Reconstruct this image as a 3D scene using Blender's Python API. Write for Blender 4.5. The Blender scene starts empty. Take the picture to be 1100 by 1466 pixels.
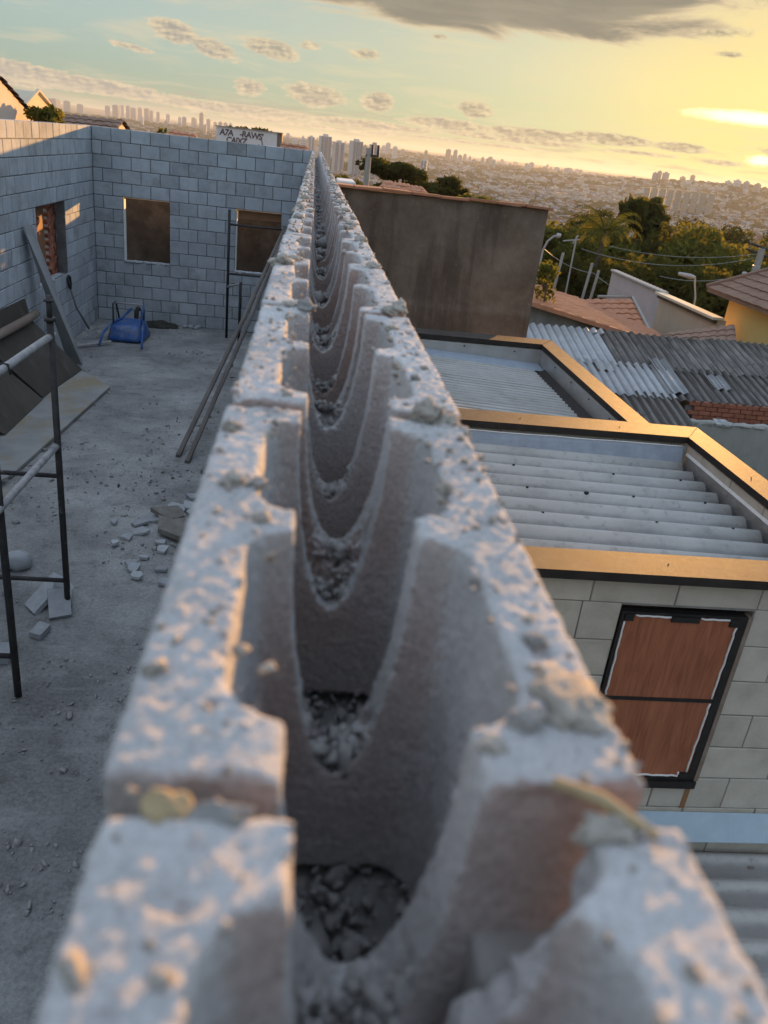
import bpy, math, random
import numpy as np
from mathutils import Vector
R = math.radians
random.seed(7)
rng = np.random.default_rng(11)
SC = bpy.context.scene
COL = SC.collection

# ------------------------------------------------------------------ camera
F_PX, YAW, PITCH, ROLL = 1150.0, R(7.19), R(-24.18), R(6.67)
CAM_H = 0.15
cd = bpy.data.cameras.new('camera')
cam = bpy.data.objects.new('camera', cd)
COL.objects.link(cam)
fw = Vector((math.sin(YAW) * math.cos(PITCH), math.cos(YAW) * math.cos(PITCH), math.sin(PITCH)))
rt0 = Vector((math.cos(YAW), -math.sin(YAW), 0))
up0 = rt0.cross(fw)
rt = rt0 * math.cos(ROLL) + up0 * math.sin(ROLL)
up = -rt0 * math.sin(ROLL) + up0 * math.cos(ROLL)
from mathutils import Matrix
cam.matrix_world = Matrix(((rt.x, up.x, -fw.x, 0), (rt.y, up.y, -fw.y, 0), (rt.z, up.z, -fw.z, CAM_H), (0, 0, 0, 1)))
cd.sensor_fit = 'VERTICAL'
cd.sensor_height = 36.0
cd.lens = F_PX / 1466.0 * 36.0
cd.clip_start = 0.02
cd.clip_end = 40000
cd.dof.use_dof = True
cd.dof.focus_distance = 4.5
cd.dof.aperture_fstop = 9.6
SC.camera = cam

# ------------------------------------------------------------------ node helper
class NT:
    def __init__(s, tree): s.t = tree
    def n(s, typ, ins=None, **props):
        nd = s.t.nodes.new(typ)
        for k, v in props.items(): setattr(nd, k, v)
        for k, v in (ins or {}).items():
            sock = nd.inputs[k]
            if isinstance(v, bpy.types.NodeSocket): s.t.links.new(v, sock)
            elif isinstance(v, bpy.types.Node): s.t.links.new(v.outputs[0], sock)
            else:
                if sock.type == 'RGBA' and len(v) == 3: v = (*v, 1)
                sock.default_value = v
        return nd
    def m(s, op, a, b=None, c=None, clamp=False):
        nd = s.n('ShaderNodeMath', operation=op, use_clamp=clamp)
        for i, v in enumerate((a, b, c)):
            if v is None: continue
            if isinstance(v, (bpy.types.NodeSocket, bpy.types.Node)):
                s.t.links.new(v.outputs[0] if isinstance(v, bpy.types.Node) else v, nd.inputs[i])
            else: nd.inputs[i].default_value = v
        return nd.outputs[0]
    def mix(s, fac, a, b, blend='MIX'):
        nd = s.n('ShaderNodeMix', data_type='RGBA', blend_type=blend)
        for i, v in ((0, fac), (6, a), (7, b)):
            if isinstance(v, (bpy.types.NodeSocket, bpy.types.Node)):
                s.t.links.new(v.outputs[0] if isinstance(v, bpy.types.Node) else v, nd.inputs[i])
            else:
                if i and len(v) == 3: v = (*v, 1)
                nd.inputs[i].default_value = v
        return nd.outputs[2]
    def ramp(s, fac, stops, interp='LINEAR'):
        nd = s.n('ShaderNodeValToRGB', {0: fac})
        nd.color_ramp.interpolation = interp
        e = nd.color_ramp.elements
        while len(e) < len(stops): e.new(0.5)
        for el, (p, c) in zip(e, stops):
            el.position = p
            el.color = (c, c, c, 1) if isinstance(c, (int, float)) else (*c, 1)
        return nd.outputs[0]
    def rng(s, v, a, b, c=0.0, d=1.0, smooth=False):
        nd = s.n('ShaderNodeMapRange', {0: v, 1: a, 2: b, 3: c, 4: d}, interpolation_type='SMOOTHSTEP' if smooth else 'LINEAR')
        nd.clamp = True
        return nd.outputs[0]

# ------------------------------------------------------------------ sky, sun, exposure
SUN_AZ, SUN_EL = 28.5, 4.3
world = bpy.data.worlds.new('World')
SC.world = world
world.use_nodes = True
wt = world.node_tree
wt.nodes.clear()
W = NT(wt)
sky = W.n('ShaderNodeTexSky', sky_type='NISHITA', sun_disc=False, sun_elevation=R(SUN_EL), sun_rotation=R(SUN_AZ),
          altitude=750.0, air_density=1.0, dust_density=1.6, ozone_density=1.5)
gen = W.n('ShaderNodeTexCoord').outputs['Generated']
sep = W.n('ShaderNodeSeparateXYZ', {0: gen})
sx, sy, sz = sep.outputs
AZ = W.m('MULTIPLY', W.m('ARCTAN2', sx, sy), 57.29578)
EL = W.m('MULTIPLY', W.m('ARCSINE', sz), 57.29578)
# cloud space: degrees, stretched sideways
cpos = W.n('ShaderNodeCombineXYZ', {0: AZ, 1: W.m('MULTIPLY', EL, 2.2), 2: 3.7})
def cnoise(p):
    a = W.n('ShaderNodeTexNoise', {'Vector': p, 'Scale': 0.8, 'Detail': 8.0, 'Roughness': 0.62})
    b = W.n('ShaderNodeTexNoise', {'Vector': p, 'Scale': 2.4, 'Detail': 6.0, 'Roughness': 0.62})
    return W.m('SUBTRACT', W.m('ADD', W.m('MULTIPLY', a, 0.6), W.m('MULTIPLY', b, 0.4)), 0.5)
nz = cnoise(cpos)
nzs = cnoise(W.n('ShaderNodeVectorMath', {0: cpos, 1: (.22, .34, 0)}, operation='ADD').outputs[0])   # a step up and towards the sun
relief = W.rng(W.m('SUBTRACT', nz, nzs), -.13, .15, 0, 1, True)
# individual clouds: azimuth, elevation, half width, half height (degrees), tilt, softness
CLOUDS = [(-8.9, 5.05, 1.6, .75, -.16, 1.5), (-6.6, 4.45, 1.9, .6, -.20, 1.4), (-3.1, 4.85, 2.1, .62, -.1, 1.5), (-.6, 5.3, .9, .3, .1, .9), (-.2, 2.6, 2.2, .75, -.05, 1.6),
          (3.7, 2.65, 1.2, .7, 0, 1.6), (10.0, 2.85, 1.4, .6, .0, 1.4), (2.7, 5.2, 1.1, .42, 0, .9), (-11.6, 3.95, 1.7, .22, -.12, .9), (-4.3, 2.6, 1.2, .55, 0, 1.4), (7.2, 6.6, .8, .2, 0, .9),
          (-4.0, 7.9, 4.5, .35, .05, 1.1), (21.0, 8.3, 4.5, .55, -.01, 1.5), (24.5, 7.1, 1.2, .22, 0, .8), (28, 10.5, 6, 1.2, 0, .9),
          (8.2, 1.85, 3.4, .40, 0, 1.8), (14.0, 1.85, 4.0, .42, .0, 2.0), (18.6, 2.05, 3.0, .40, 0, 2.0), (23.0, 2.0, 2.0, .34, 0, 1.7), (12.5, 1.42, 6.0, .24, 0, 1.5), (20.5, 1.45, 3.0, .17, 0, 1), (25.5, 1.4, 1.6, .2, 0, 1),
          (-19.0, 1.95, 6.0, .55, -.05, 1.9), (-13.0, 1.55, 5.5, .48, -.03, 1.8), (-5.0, 1.25, 6.5, .38, 0, 1.7), (3.2, 1.3, 5.0, .30, 0, 1.6), (-20.0, 1.25, 8.0, .22, 0, 1.1), (0, .85, 9, .14, 0, 1), (10, .95, 8, .14, 0, 1),
          (29, 2.3, 2, .25, 0, 1), (-30, 4, 8, 1.0, .02, 1), (42, 5, 8, .8, .02, 1), (60, 3, 14, .5, 0, 1), (-60, 3, 16, .6, 0, 1), (-25, 9, 5, .8, 0, 1)]
cov = None
for a, e, w_, h_, tl, k in CLOUDS:
    dx = W.m('SUBTRACT', AZ, a)
    dy = W.m('SUBTRACT', W.m('SUBTRACT', EL, e), W.m('MULTIPLY', dx, tl))
    # flat base, puffed top
    q = W.m('ADD', W.m('POWER', W.m('ABSOLUTE', W.m('DIVIDE', dx, w_)), 2.0), W.m('POWER', W.m('ABSOLUTE', W.m('DIVIDE', dy, h_)), 2.0))
    v = W.m('MULTIPLY', W.m('SUBTRACT', 1.0, W.m('SQRT', q)), k * 1.25)
    v = W.m('MAXIMUM', v, -0.9)
    cov = v if cov is None else W.m('MAXIMUM', cov, v)
cden = W.m('ADD', cov, W.m('MULTIPLY', nz, 2.9))
cmask = W.rng(cden, 0.0, 0.55, 0, 1, True)
ccore = W.m('MULTIPLY', W.rng(cden, 0.05, 0.9, .25, 1, True), W.m('SUBTRACT', 1.0, W.m('MULTIPLY', relief, W.rng(cden, 1.1, 2.3, .92, .45, True))))
# high thin veil and low streaks over the whole sky
vpos = W.n('ShaderNodeCombineXYZ', {0: W.m('MULTIPLY', AZ, .22), 1: W.m('MULTIPLY', EL, 1.5), 2: 1.3})
veil = W.n('ShaderNodeTexNoise', {'Vector': vpos, 'Scale': .8, 'Detail': 6.0, 'Roughness': 0.55, 'Distortion': .6})
veilm = W.rng(veil, 0.46, 0.72, 0, 0.42, True)
lowband = W.m('MULTIPLY', W.rng(EL, 0.2, 0.7, 0, 1, True), W.rng(EL, 1.2, 2.6, 1, 0, True))
lpos = W.n('ShaderNodeCombineXYZ', {0: W.m('MULTIPLY', AZ, .45), 1: W.m('MULTIPLY', EL, 5.0), 2: 8.3})
lown = W.n('ShaderNodeTexNoise', {'Vector': lpos, 'Scale': .9, 'Detail': 6.0, 'Roughness': 0.6})
lowm = W.m('MULTIPLY', W.m('MULTIPLY', W.rng(lown, 0.45, 0.68, 0, 1, True), lowband), 0.6)
# angle to the sun
sd = Vector((math.sin(R(SUN_AZ)) * math.cos(R(SUN_EL)), math.cos(R(SUN_AZ)) * math.cos(R(SUN_EL)), math.sin(R(SUN_EL))))
dot = W.n('ShaderNodeVectorMath', {0: gen, 1: (sd.x, sd.y, sd.z)}, operation='DOT_PRODUCT').outputs['Value']
ang = W.m('MULTIPLY', W.m('ARCCOSINE', W.m('MINIMUM', dot, 1.0)), 57.29578)
near = W.rng(ang, 3.0, 50.0, 1, 0, True)
SKY_STR = 0.05
# the low sun's sky is evened out the way the hazy, bright evening air of the photograph evens it, pale blue overhead
sk = W.n('ShaderNodeGamma', {'Color': W.mix(1.0, sky.outputs[0], (0.1,) * 3, 'MULTIPLY'), 'Gamma': 0.38})
skyc = W.mix(1.0, sk, (6.2, 8.0, 8.5), 'MULTIPLY')
skyc = W.mix(1.0, skyc, W.mix(near, (1, 1, 1), (1.10, .89, .65)), 'MULTIPLY')
skyc = W.mix(1.0, skyc, W.mix(W.rng(EL, .5, 6.5, 1, 0, True), (1, 1, 1), (.62, .79, .86)), 'MULTIPLY')   # dusty low air
skyc = W.mix(1.0, skyc, W.mix(W.rng(ang, 2.0, 17.0, 1, 0, True), (1, 1, 1), (1.08, .93, .66)), 'MULTIPLY')   # golden round the sun
skyc = W.mix(W.rng(EL, 5.0, 42.0, 0, 0.95, True), skyc, (7.0, 8.8, 11.6))
cl_lit = W.mix(near, (7.6, 6.4, 4.4), (8.6, 7.2, 4.2))
cl_dark = W.mix(near, (3.6, 3.6, 3.35), (2.7, 2.45, 1.75))
ccol = W.mix(ccore, cl_lit, cl_dark)
skyc = W.mix(veilm, skyc, cl_lit)
skyc = W.mix(lowm, skyc, cl_dark)
skyc = W.mix(W.m('MULTIPLY', cmask, 0.95), skyc, ccol)
# the big soft cloud bank overhead: streaky, grey inside, warm at its lower edge
bpos = W.n('ShaderNodeCombineXYZ', {0: W.m('MULTIPLY', AZ, .16), 1: W.m('MULTIPLY', W.m('ADD', EL, W.m('MULTIPLY', AZ, .02)), .85), 2: 5.1})
bn = W.n('ShaderNodeTexNoise', {'Vector': bpos, 'Scale': 1.0, 'Detail': 9.0, 'Roughness': 0.58, 'Distortion': .5})
bx_ = W.m('DIVIDE', W.m('SUBTRACT', AZ, 9.5), 16.0)
by_ = W.m('DIVIDE', W.m('SUBTRACT', EL, 9.5), 2.75)
bq = W.m('SUBTRACT', 1.0, W.m('SQRT', W.m('ADD', W.m('MULTIPLY', bx_, bx_), W.m('MULTIPLY', by_, by_))))
bd = W.m('ADD', W.m('MULTIPLY', bq, 2.6), W.m('MULTIPLY', W.m('SUBTRACT', bn, .5), 2.4))
bcol = W.mix(W.rng(bd, .05, .75, 0, 1, True), (7.6, 6.1, 3.9), W.mix(W.rng(bn, .35, .65, 0, 1, True), (3.3, 3.0, 2.25), (2.55, 2.4, 1.9)))
skyc = W.mix(W.rng(bd, -.10, .45, 0, .96, True), skyc, bcol)
# bright gaps in the cloud by the sun
bx = W.m('DIVIDE', W.m('SUBTRACT', AZ, 27.0), 4.6)
by = W.m('DIVIDE', W.m('SUBTRACT', EL, 3.95), 0.42)
gap = W.rng(W.m('ADD', W.m('SQRT', W.m('ADD', W.m('POWER', W.m('ABSOLUTE', bx), 2.0), W.m('POWER', W.m('ABSOLUTE', by), 2.0))), W.m('MULTIPLY', nz, -1.0)), 0.35, 1.15, 1, 0, True)
bx2 = W.m('DIVIDE', W.m('SUBTRACT', AZ, 27.6), 1.1)
by2 = W.m('DIVIDE', W.m('SUBTRACT', EL, 1.75), 0.42)
gap2 = W.rng(W.m('ADD', W.m('SQRT', W.m('ADD', W.m('POWER', W.m('ABSOLUTE', bx2), 2.0), W.m('POWER', W.m('ABSOLUTE', by2), 2.0))), W.m('MULTIPLY', nz, -2.0)), 0.2, 1.0, 1, 0, True)
gl = W.m('MAXIMUM', gap, gap2)
skyc = W.mix(gl, skyc, (30.0, 22.0, 10.0))
bg = W.n('ShaderNodeBackground', {'Color': skyc, 'Strength': SKY_STR})
W.n('ShaderNodeOutputWorld', {'Surface': bg})

sun_d = bpy.data.lights.new('sun', 'SUN')
sun_d.energy = 5.0
sun_d.color = (1.0, 0.50, 0.145)
sun_d.angle = R(0.6)
sun = bpy.data.objects.new('sun', sun_d)
COL.objects.link(sun)
sun.rotation_euler = sd.to_track_quat('Z', 'Y').to_euler()

vs = SC.view_settings
vs.view_transform = 'Standard'
vs.look = 'None'
vs.exposure = 1.0
vs.gamma = 1.0
SC.cycles.max_bounces = 8
SC.cycles.diffuse_bounces = 3
SC.cycles.glossy_bounces = 3
SC.cycles.transmission_bounces = 4
SC.cycles.transparent_max_bounces = 8
SC.cycles.volume_bounces = 0
SC.cycles.use_denoising = True
try: SC.cycles.denoiser = 'OPENIMAGEDENOISE'
except Exception: pass
SC.cycles.sample_clamp_indirect = 8.0

# ------------------------------------------------------------------ materials
MAT = {}
def new_mat(name):
    m = bpy.data.materials.new(name); m.use_nodes = True
    m.node_tree.nodes.clear()
    MAT[name] = m
    return m, NT(m.node_tree)
def finish(N, **ins):
    disp = ins.pop('Displacement', None)
    b = N.n('ShaderNodeBsdfPrincipled', ins)
    N.n('ShaderNodeOutputMaterial', {'Surface': b})
    return b
def std(name, stops, scale=4.0, rough=0.9, bump=0.3, bscale=60.0, bdist=0.004, detail=8.0, rand=0.0, speck=0.0, stretch=(1, 1, 1), metal=0.0, spec=0.3, dirt=None, rot=(0, 0, 0)):
    """noise-coloured surface: colour ramp over fBm, per-object brightness, fine bump"""
    m, N = new_mat(name)
    pos = N.n('ShaderNodeNewGeometry').outputs['Position']
    oi = N.n('ShaderNodeObjectInfo').outputs['Random']
    off = N.n('ShaderNodeCombineXYZ', {0: N.m('MULTIPLY', oi, 37.0), 1: N.m('MULTIPLY', oi, 91.0), 2: N.m('MULTIPLY', oi, 53.0)})
    p = N.n('ShaderNodeVectorMath', {0: pos, 1: off}, operation='ADD').outputs[0] if rand else pos
    pm = N.n('ShaderNodeMapping', {'Vector': p, 'Scale': stretch, 'Rotation': rot}).outputs[0]
    nz = N.n('ShaderNodeTexNoise', {'Vector': pm, 'Scale': scale, 'Detail': detail, 'Roughness': 0.62})
    col = N.ramp(nz, stops)
    if dirt:
        dn = N.n('ShaderNodeTexNoise', {'Vector': p, 'Scale': dirt[1], 'Detail': 6.0, 'Roughness': 0.65})
        col = N.mix(N.rng(dn, dirt[2], dirt[3], 0, dirt[4], True), col, dirt[0])
    if speck:
        sn = N.n('ShaderNodeTexNoise', {'Vector': p, 'Scale': bscale * 2.2, 'Detail': 3.0, 'Roughness': 0.7})
        col = N.mix(1.0, col, N.ramp(sn, [(0.3, 1 - speck), (0.7, 1 + speck * .5)]), 'MULTIPLY')
    if rand:
        col = N.mix(1.0, col, N.ramp(oi, [(0, 1 - rand), (1, 1.0)]), 'MULTIPLY')
    ins = {'Base Color': col, 'Roughness': rough, 'Metallic': metal, 'Specular IOR Level': spec}
    if bump:
        bn = N.n('ShaderNodeTexNoise', {'Vector': p, 'Scale': bscale, 'Detail': 6.0, 'Roughness': 0.65})
        ins['Normal'] = N.n('ShaderNodeBump', {'Strength': bump, 'Distance': bdist, 'Height': bn}).outputs[0]
    finish(N, **ins)
    return m

M_CHAN = None
def make_channel_mat():
    m, N = new_mat('channel_concrete')
    geo = N.n('ShaderNodeNewGeometry'); pos = geo.outputs['Position']
    a = N.n('ShaderNodeTexNoise', {'Vector': pos, 'Scale': 9.0, 'Detail': 8.0, 'Roughness': 0.6})
    col = N.ramp(a, [(0.3, (.42, .405, .395)), (0.5, (.54, .525, .515)), (0.7, (.63, .615, .605))])
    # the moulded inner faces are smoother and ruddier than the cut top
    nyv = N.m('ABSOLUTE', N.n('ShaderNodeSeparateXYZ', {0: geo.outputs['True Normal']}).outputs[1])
    side = N.rng(nyv, .45, .85, .06, 1, True)      # web faces: ruddy from the mould, plus shade painted in by normal
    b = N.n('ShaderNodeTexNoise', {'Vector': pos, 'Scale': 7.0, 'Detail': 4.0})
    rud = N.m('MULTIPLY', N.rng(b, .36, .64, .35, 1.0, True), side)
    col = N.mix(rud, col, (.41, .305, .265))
    s = N.n('ShaderNodeTexNoise', {'Vector': pos, 'Scale': 420.0, 'Detail': 4.0, 'Roughness': .75})
    col = N.mix(1.0, col, N.ramp(s, [(0.28, .70), (0.5, 1.0), (0.72, 1.2)]), 'MULTIPLY')
    c2 = N.n('ShaderNodeTexNoise', {'Vector': pos, 'Scale': 70.0, 'Detail': 5.0, 'Roughness': .7})
    col = N.mix(N.rng(c2, .58, .70, 0, .35, True), col, (.33, .30, .28))
    v = N.n('ShaderNodeTexVoronoi', {'Vector': pos, 'Scale': 170.0, 'Randomness': 1.0})
    col = N.mix(N.rng(v.outputs['Distance'], .10, .2, .55, 0, True), col, (.24, .22, .2))
    oi = N.n('ShaderNodeObjectInfo').outputs['Random']
    col = N.mix(1.0, col, N.ramp(oi, [(0, .93), (1, 1.04)]), 'MULTIPLY')
    bn = N.n('ShaderNodeTexNoise', {'Vector': pos, 'Scale': 260.0, 'Detail': 7.0, 'Roughness': .68})
    bp = N.n('ShaderNodeBump', {'Strength': .7, 'Distance': .0028, 'Height': bn}).outputs[0]
    finish(N, **{'Base Color': col, 'Roughness': .95, 'Specular IOR Level': .15, 'Normal': bp})
    return m
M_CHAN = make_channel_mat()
M_RUBBLE = std('mortar_rubble', [(.3, (.27, .255, .24)), (.7, (.46, .44, .42))], 40, .95, .4, 400, .002, rand=.25)
M_LUMP = std('mortar_lump', [(.3, (.31, .275, .23)), (.7, (.50, .455, .40))], 60, .95, .6, 300, .003, speck=.2)
M_BLOCK = std('grey_block', [(.25, (.345, .37, .395)), (.5, (.44, .468, .495)), (.75, (.515, .545, .57))], 5, .93, .5, 110, .003, rand=.22, speck=.14, dirt=((.22, .21, .195), 1.9, .50, .74, .65))
M_MORTAR = std('mortar_joint', [(.3, (.09, .088, .086)), (.7, (.20, .195, .19))], 8, .95, .5, 90, .004)
M_HBLOCK = std('warm_block', [(.25, (.41, .37, .305)), (.5, (.52, .475, .40)), (.75, (.61, .56, .48))], 6, .92, .4, 120, .002, rand=.14, speck=.12, dirt=((.28, .25, .21), 3, .58, .8, .4))
M_HMORT = std('pale_mortar', [(.3, (.17, .162, .15)), (.7, (.30, .288, .265))], 9, .95, .4, 90, .003)
M_CAP = std('cap_metal', [(.3, (.05, .04, .032)), (.7, (.085, .07, .057))], 9, .66, .6, 420, .0016, spec=.28, speck=.5, dirt=((.2, .17, .14), 14, .5, .8, .35))
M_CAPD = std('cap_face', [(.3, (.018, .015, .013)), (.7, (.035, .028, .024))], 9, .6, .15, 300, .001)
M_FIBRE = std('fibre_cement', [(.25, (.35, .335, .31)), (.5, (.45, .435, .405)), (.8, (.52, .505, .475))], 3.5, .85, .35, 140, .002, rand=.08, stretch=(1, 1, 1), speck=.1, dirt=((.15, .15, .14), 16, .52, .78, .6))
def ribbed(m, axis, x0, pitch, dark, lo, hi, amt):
    '''darkens the valleys of a corrugated sheet: settled silt plus painted rib shade'''
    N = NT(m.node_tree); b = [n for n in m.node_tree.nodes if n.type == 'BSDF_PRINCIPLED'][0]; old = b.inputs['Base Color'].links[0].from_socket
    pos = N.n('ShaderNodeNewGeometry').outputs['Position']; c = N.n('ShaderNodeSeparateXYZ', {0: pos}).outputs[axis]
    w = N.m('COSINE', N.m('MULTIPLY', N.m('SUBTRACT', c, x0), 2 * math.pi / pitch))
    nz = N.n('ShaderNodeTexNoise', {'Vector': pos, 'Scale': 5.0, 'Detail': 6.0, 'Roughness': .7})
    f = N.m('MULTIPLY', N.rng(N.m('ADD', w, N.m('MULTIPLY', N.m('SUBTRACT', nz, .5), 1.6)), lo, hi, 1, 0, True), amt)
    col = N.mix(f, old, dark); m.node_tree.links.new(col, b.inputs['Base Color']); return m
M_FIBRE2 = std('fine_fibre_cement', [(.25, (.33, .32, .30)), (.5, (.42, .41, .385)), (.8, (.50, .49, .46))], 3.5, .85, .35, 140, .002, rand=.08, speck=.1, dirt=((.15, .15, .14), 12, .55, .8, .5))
M_FIBRE_NEW = std('pale_fibre', [(.25, (.33, .34, .345)), (.8, (.50, .51, .515))], 3, .8, .2, 100, .002, rand=.15, dirt=((.25, .25, .24), 5, .55, .8, .5))
M_FIBRE_OLD = std('weathered_fibre', [(.30, (.075, .064, .056)), (.5, (.19, .172, .155)), (.72, (.33, .30, .27))], 3.2, .9, .4, 60, .003, rand=.3, stretch=(5, .35, 1), dirt=((.045, .04, .035), 2.5, .5, .75, .7))
ribbed(M_FIBRE, 1, 3.872, .1775, (.16, .155, .145), -1.0, .25, .72)  # bay and low roofs: valley tone paints in the missing rib shading
ribbed(M_FIBRE2, 1, 5.27, .085, (.16, .155, .145), -.9, .1, .75)  # fine ribs of the far bay, valley shade painted likewise
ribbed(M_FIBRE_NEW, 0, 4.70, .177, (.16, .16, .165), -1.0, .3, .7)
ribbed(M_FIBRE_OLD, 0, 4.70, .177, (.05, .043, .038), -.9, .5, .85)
M_GALV = std('galvanised', [(.3, (.42, .415, .40)), (.7, (.56, .55, .53))], 6, .36, .5, 5, .03, metal=.6, spec=.5, dirt=((.40, .39, .37), 5, .5, .8, .5))
M_FLASH = std('blue_flashing', [(.3, (.23, .27, .32)), (.7, (.31, .355, .41))], 14, .45, .15, 30, .002, metal=.0, dirt=((.30, .30, .28), 10, .5, .8, .5))
M_FLASHL = std('pale_blue_flashing', [(.3, (.36, .46, .54)), (.7, (.44, .54, .62))], 9, .4, .15, 30, .002, metal=.0, spec=.6, dirt=((.34, .35, .34), 5, .55, .8, .5))
M_WHITE = std('white_sealant', [(.3, (.62, .61, .59)), (.7, (.75, .74, .72))], 30, .7, .3, 200, .002)
M_BLACK = std('black_paint', [(.3, (.012, .011, .011)), (.7, (.025, .022, .02))], 20, .45, .1, 200, .001)
M_DARKST = std('scaffold_steel', [(.3, (.025, .023, .024)), (.7, (.06, .052, .048))], 14, .6, .4, 160, .002, dirt=((.30, .29, .28), 9, .58, .70, .55))
M_GREYST = std('splashed_pipe', [(.3, (.26, .25, .245)), (.7, (.42, .41, .40))], 25, .8, .5, 150, .003, dirt=((.10, .09, .085), 14, .55, .75, .7))
M_PLANK = std('grey_board', [(.3, (.24, .245, .245)), (.7, (.33, .335, .335))], 5, .85, .3, 120, .002, stretch=(1, 1, .2), dirt=((.17, .16, .15), 6, .52, .8, .5))
M_FORM = std('form_board', [(.3, (.24, .24, .23)), (.55, (.31, .305, .29)), (.8, (.37, .36, .335))], 3, .85, .3, 120, .002, dirt=((.30, .235, .13), 1.6, .46, .62, .7))
M_PANEL = std('dark_ply', [(.3, (.075, .062, .05)), (.7, (.125, .105, .085))], 3, .8, .3, 120, .002, stretch=(1, 1, .3), rand=.3, dirt=((.17, .155, .14), 2.5, .55, .75, .6))
M_TIMBER = std('old_timber', [(.3, (.17, .125, .095)), (.7, (.27, .21, .165))], 8, .85, .5, 90, .004, stretch=(1, .15, 1))
M_POLE = std('dark_timber', [(.3, (.11, .095, .085)), (.7, (.20, .175, .155))], 9, .85, .4, 150, .002, stretch=(1, .1, .3))
M_BLUE = std('blue_steel', [(.3, (.012, .065, .24)), (.7, (.022, .10, .33))], 12, .42, .1, 60, .001, spec=.5, dirt=((.20, .22, .25), 5, .47, .68, .6))
M_RUBBER = std('rubber', [(.3, (.02, .02, .02)), (.7, (.04, .04, .04))], 20, .8, .2, 120, .002)
M_CLAY = std('clay_brick', [(.3, (.30, .105, .062)), (.7, (.42, .165, .10))], 12, .9, .4, 120, .003, rand=.25, dirt=((.42, .35, .3), 14, .58, .75, .5))
M_PALEM = std('pale_joint', [(.3, (.42, .37, .34)), (.7, (.54, .49, .46))], 12, .95, .3, 90, .003)
M_OBOARD = std('brown_board', [(.3, (.21, .105, .05)), (.7, (.30, .155, .075))], 5, .8, .3, 90, .002, stretch=(1, 1, .25))
M_SOILW = std('soil_wall', [(.28, (.045, .035, .028)), (.5, (.085, .067, .053)), (.72, (.15, .122, .098))], 3.2, .95, .6, 30, .012, dirt=((.06, .05, .042), 1.1, .5, .7, .6))
M_SAND = std('dark_sand', [(.3, (.035, .036, .028)), (.7, (.065, .063, .05))], 14, .95, .8, 120, .008)
M_CHIP = std('block_chip', [(.3, (.36, .37, .38)), (.7, (.50, .51, .52))], 15, .9, .3, 150, .002, rand=.3)
M_SLAB = std('brown_slab', [(.3, (.20, .18, .155)), (.7, (.31, .285, .25))], 12, .9, .6, 100, .004, rand=.2)
M_RTILE = std('roof_clay', [(.3, (.40, .165, .085)), (.55, (.52, .235, .13)), (.8, (.60, .31, .19))], 3, .9, .4, 60, .004, rand=.28, dirt=((.17, .10, .07), 3, .55, .78, .5))
M_RDARK = std('aged_tile', [(.3, (.24, .145, .10)), (.7, (.36, .225, .16))], 3, .9, .4, 60, .004, rand=.35, dirt=((.14, .10, .075), 3, .55, .78, .5))
M_CREAM = std('cream_paint', [(.3, (.60, .50, .36)), (.7, (.66, .56, .41))], 2, .9, .1, 60, .002, dirt=((.45, .36, .26), 1.6, .58, .8, .4))
M_LILAC = std('grey_lilac_paint', [(.3, (.44, .38, .37)), (.7, (.50, .44, .43))], 2, .9, .1, 60, .002, dirt=((.33, .28, .26), 1.6, .58, .8, .4))
M_BEIGE = std('beige_paint', [(.3, (.50, .38, .27)), (.7, (.55, .43, .31))], 2, .9, .1, 60, .002, dirt=((.38, .28, .2), 1.4, .58, .8, .4))
M_YELLOW = std('yellow_paint', [(.3, (.66, .46, .16)), (.7, (.71, .51, .19))], 2, .9, .1, 60, .002, dirt=((.5, .34, .12), 1.4, .6, .8, .3))
M_STAINW = std('stained_render', [(.25, (.16, .155, .14)), (.5, (.30, .295, .27)), (.8, (.40, .39, .36))], 1.6, .95, .4, 50, .005, stretch=(1, 1, .4), dirt=((.10, .095, .08), .9, .5, .72, .7))
M_WPAINT = std('white_paint', [(.3, (.66, .63, .62)), (.7, (.74, .71, .70))], 2, .9, .1, 60, .002, dirt=((.5, .46, .45), 1.2, .55, .8, .4))
M_GRAFF = std('spray_paint', [(.3, (.10, .07, .08)), (.7, (.16, .12, .13))], 6, .8, 0)
M_PINKW = std('peach_paint', [(.3, (.62, .50, .42)), (.7, (.68, .56, .48))], 1, .9, .1, 60, .002)
M_CONC = std('pole_concrete', [(.3, (.30, .28, .25)), (.7, (.38, .36, .33))], 3, .9, .2, 60, .002)
M_GLASS = std('dark_pane', [(.3, (.05, .055, .06)), (.7, (.09, .095, .10))], 3, .25, 0, spec=.6)
M_HUMP = std('parapet_render', [(.3, (.33, .31, .28)), (.7, (.42, .40, .37))], 8, .95, .3, 80, .002)
M_LAMP = std('lamp_metal', [(.3, (.30, .30, .29)), (.7, (.42, .42, .41))], 8, .5, 0, metal=.3)

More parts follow.
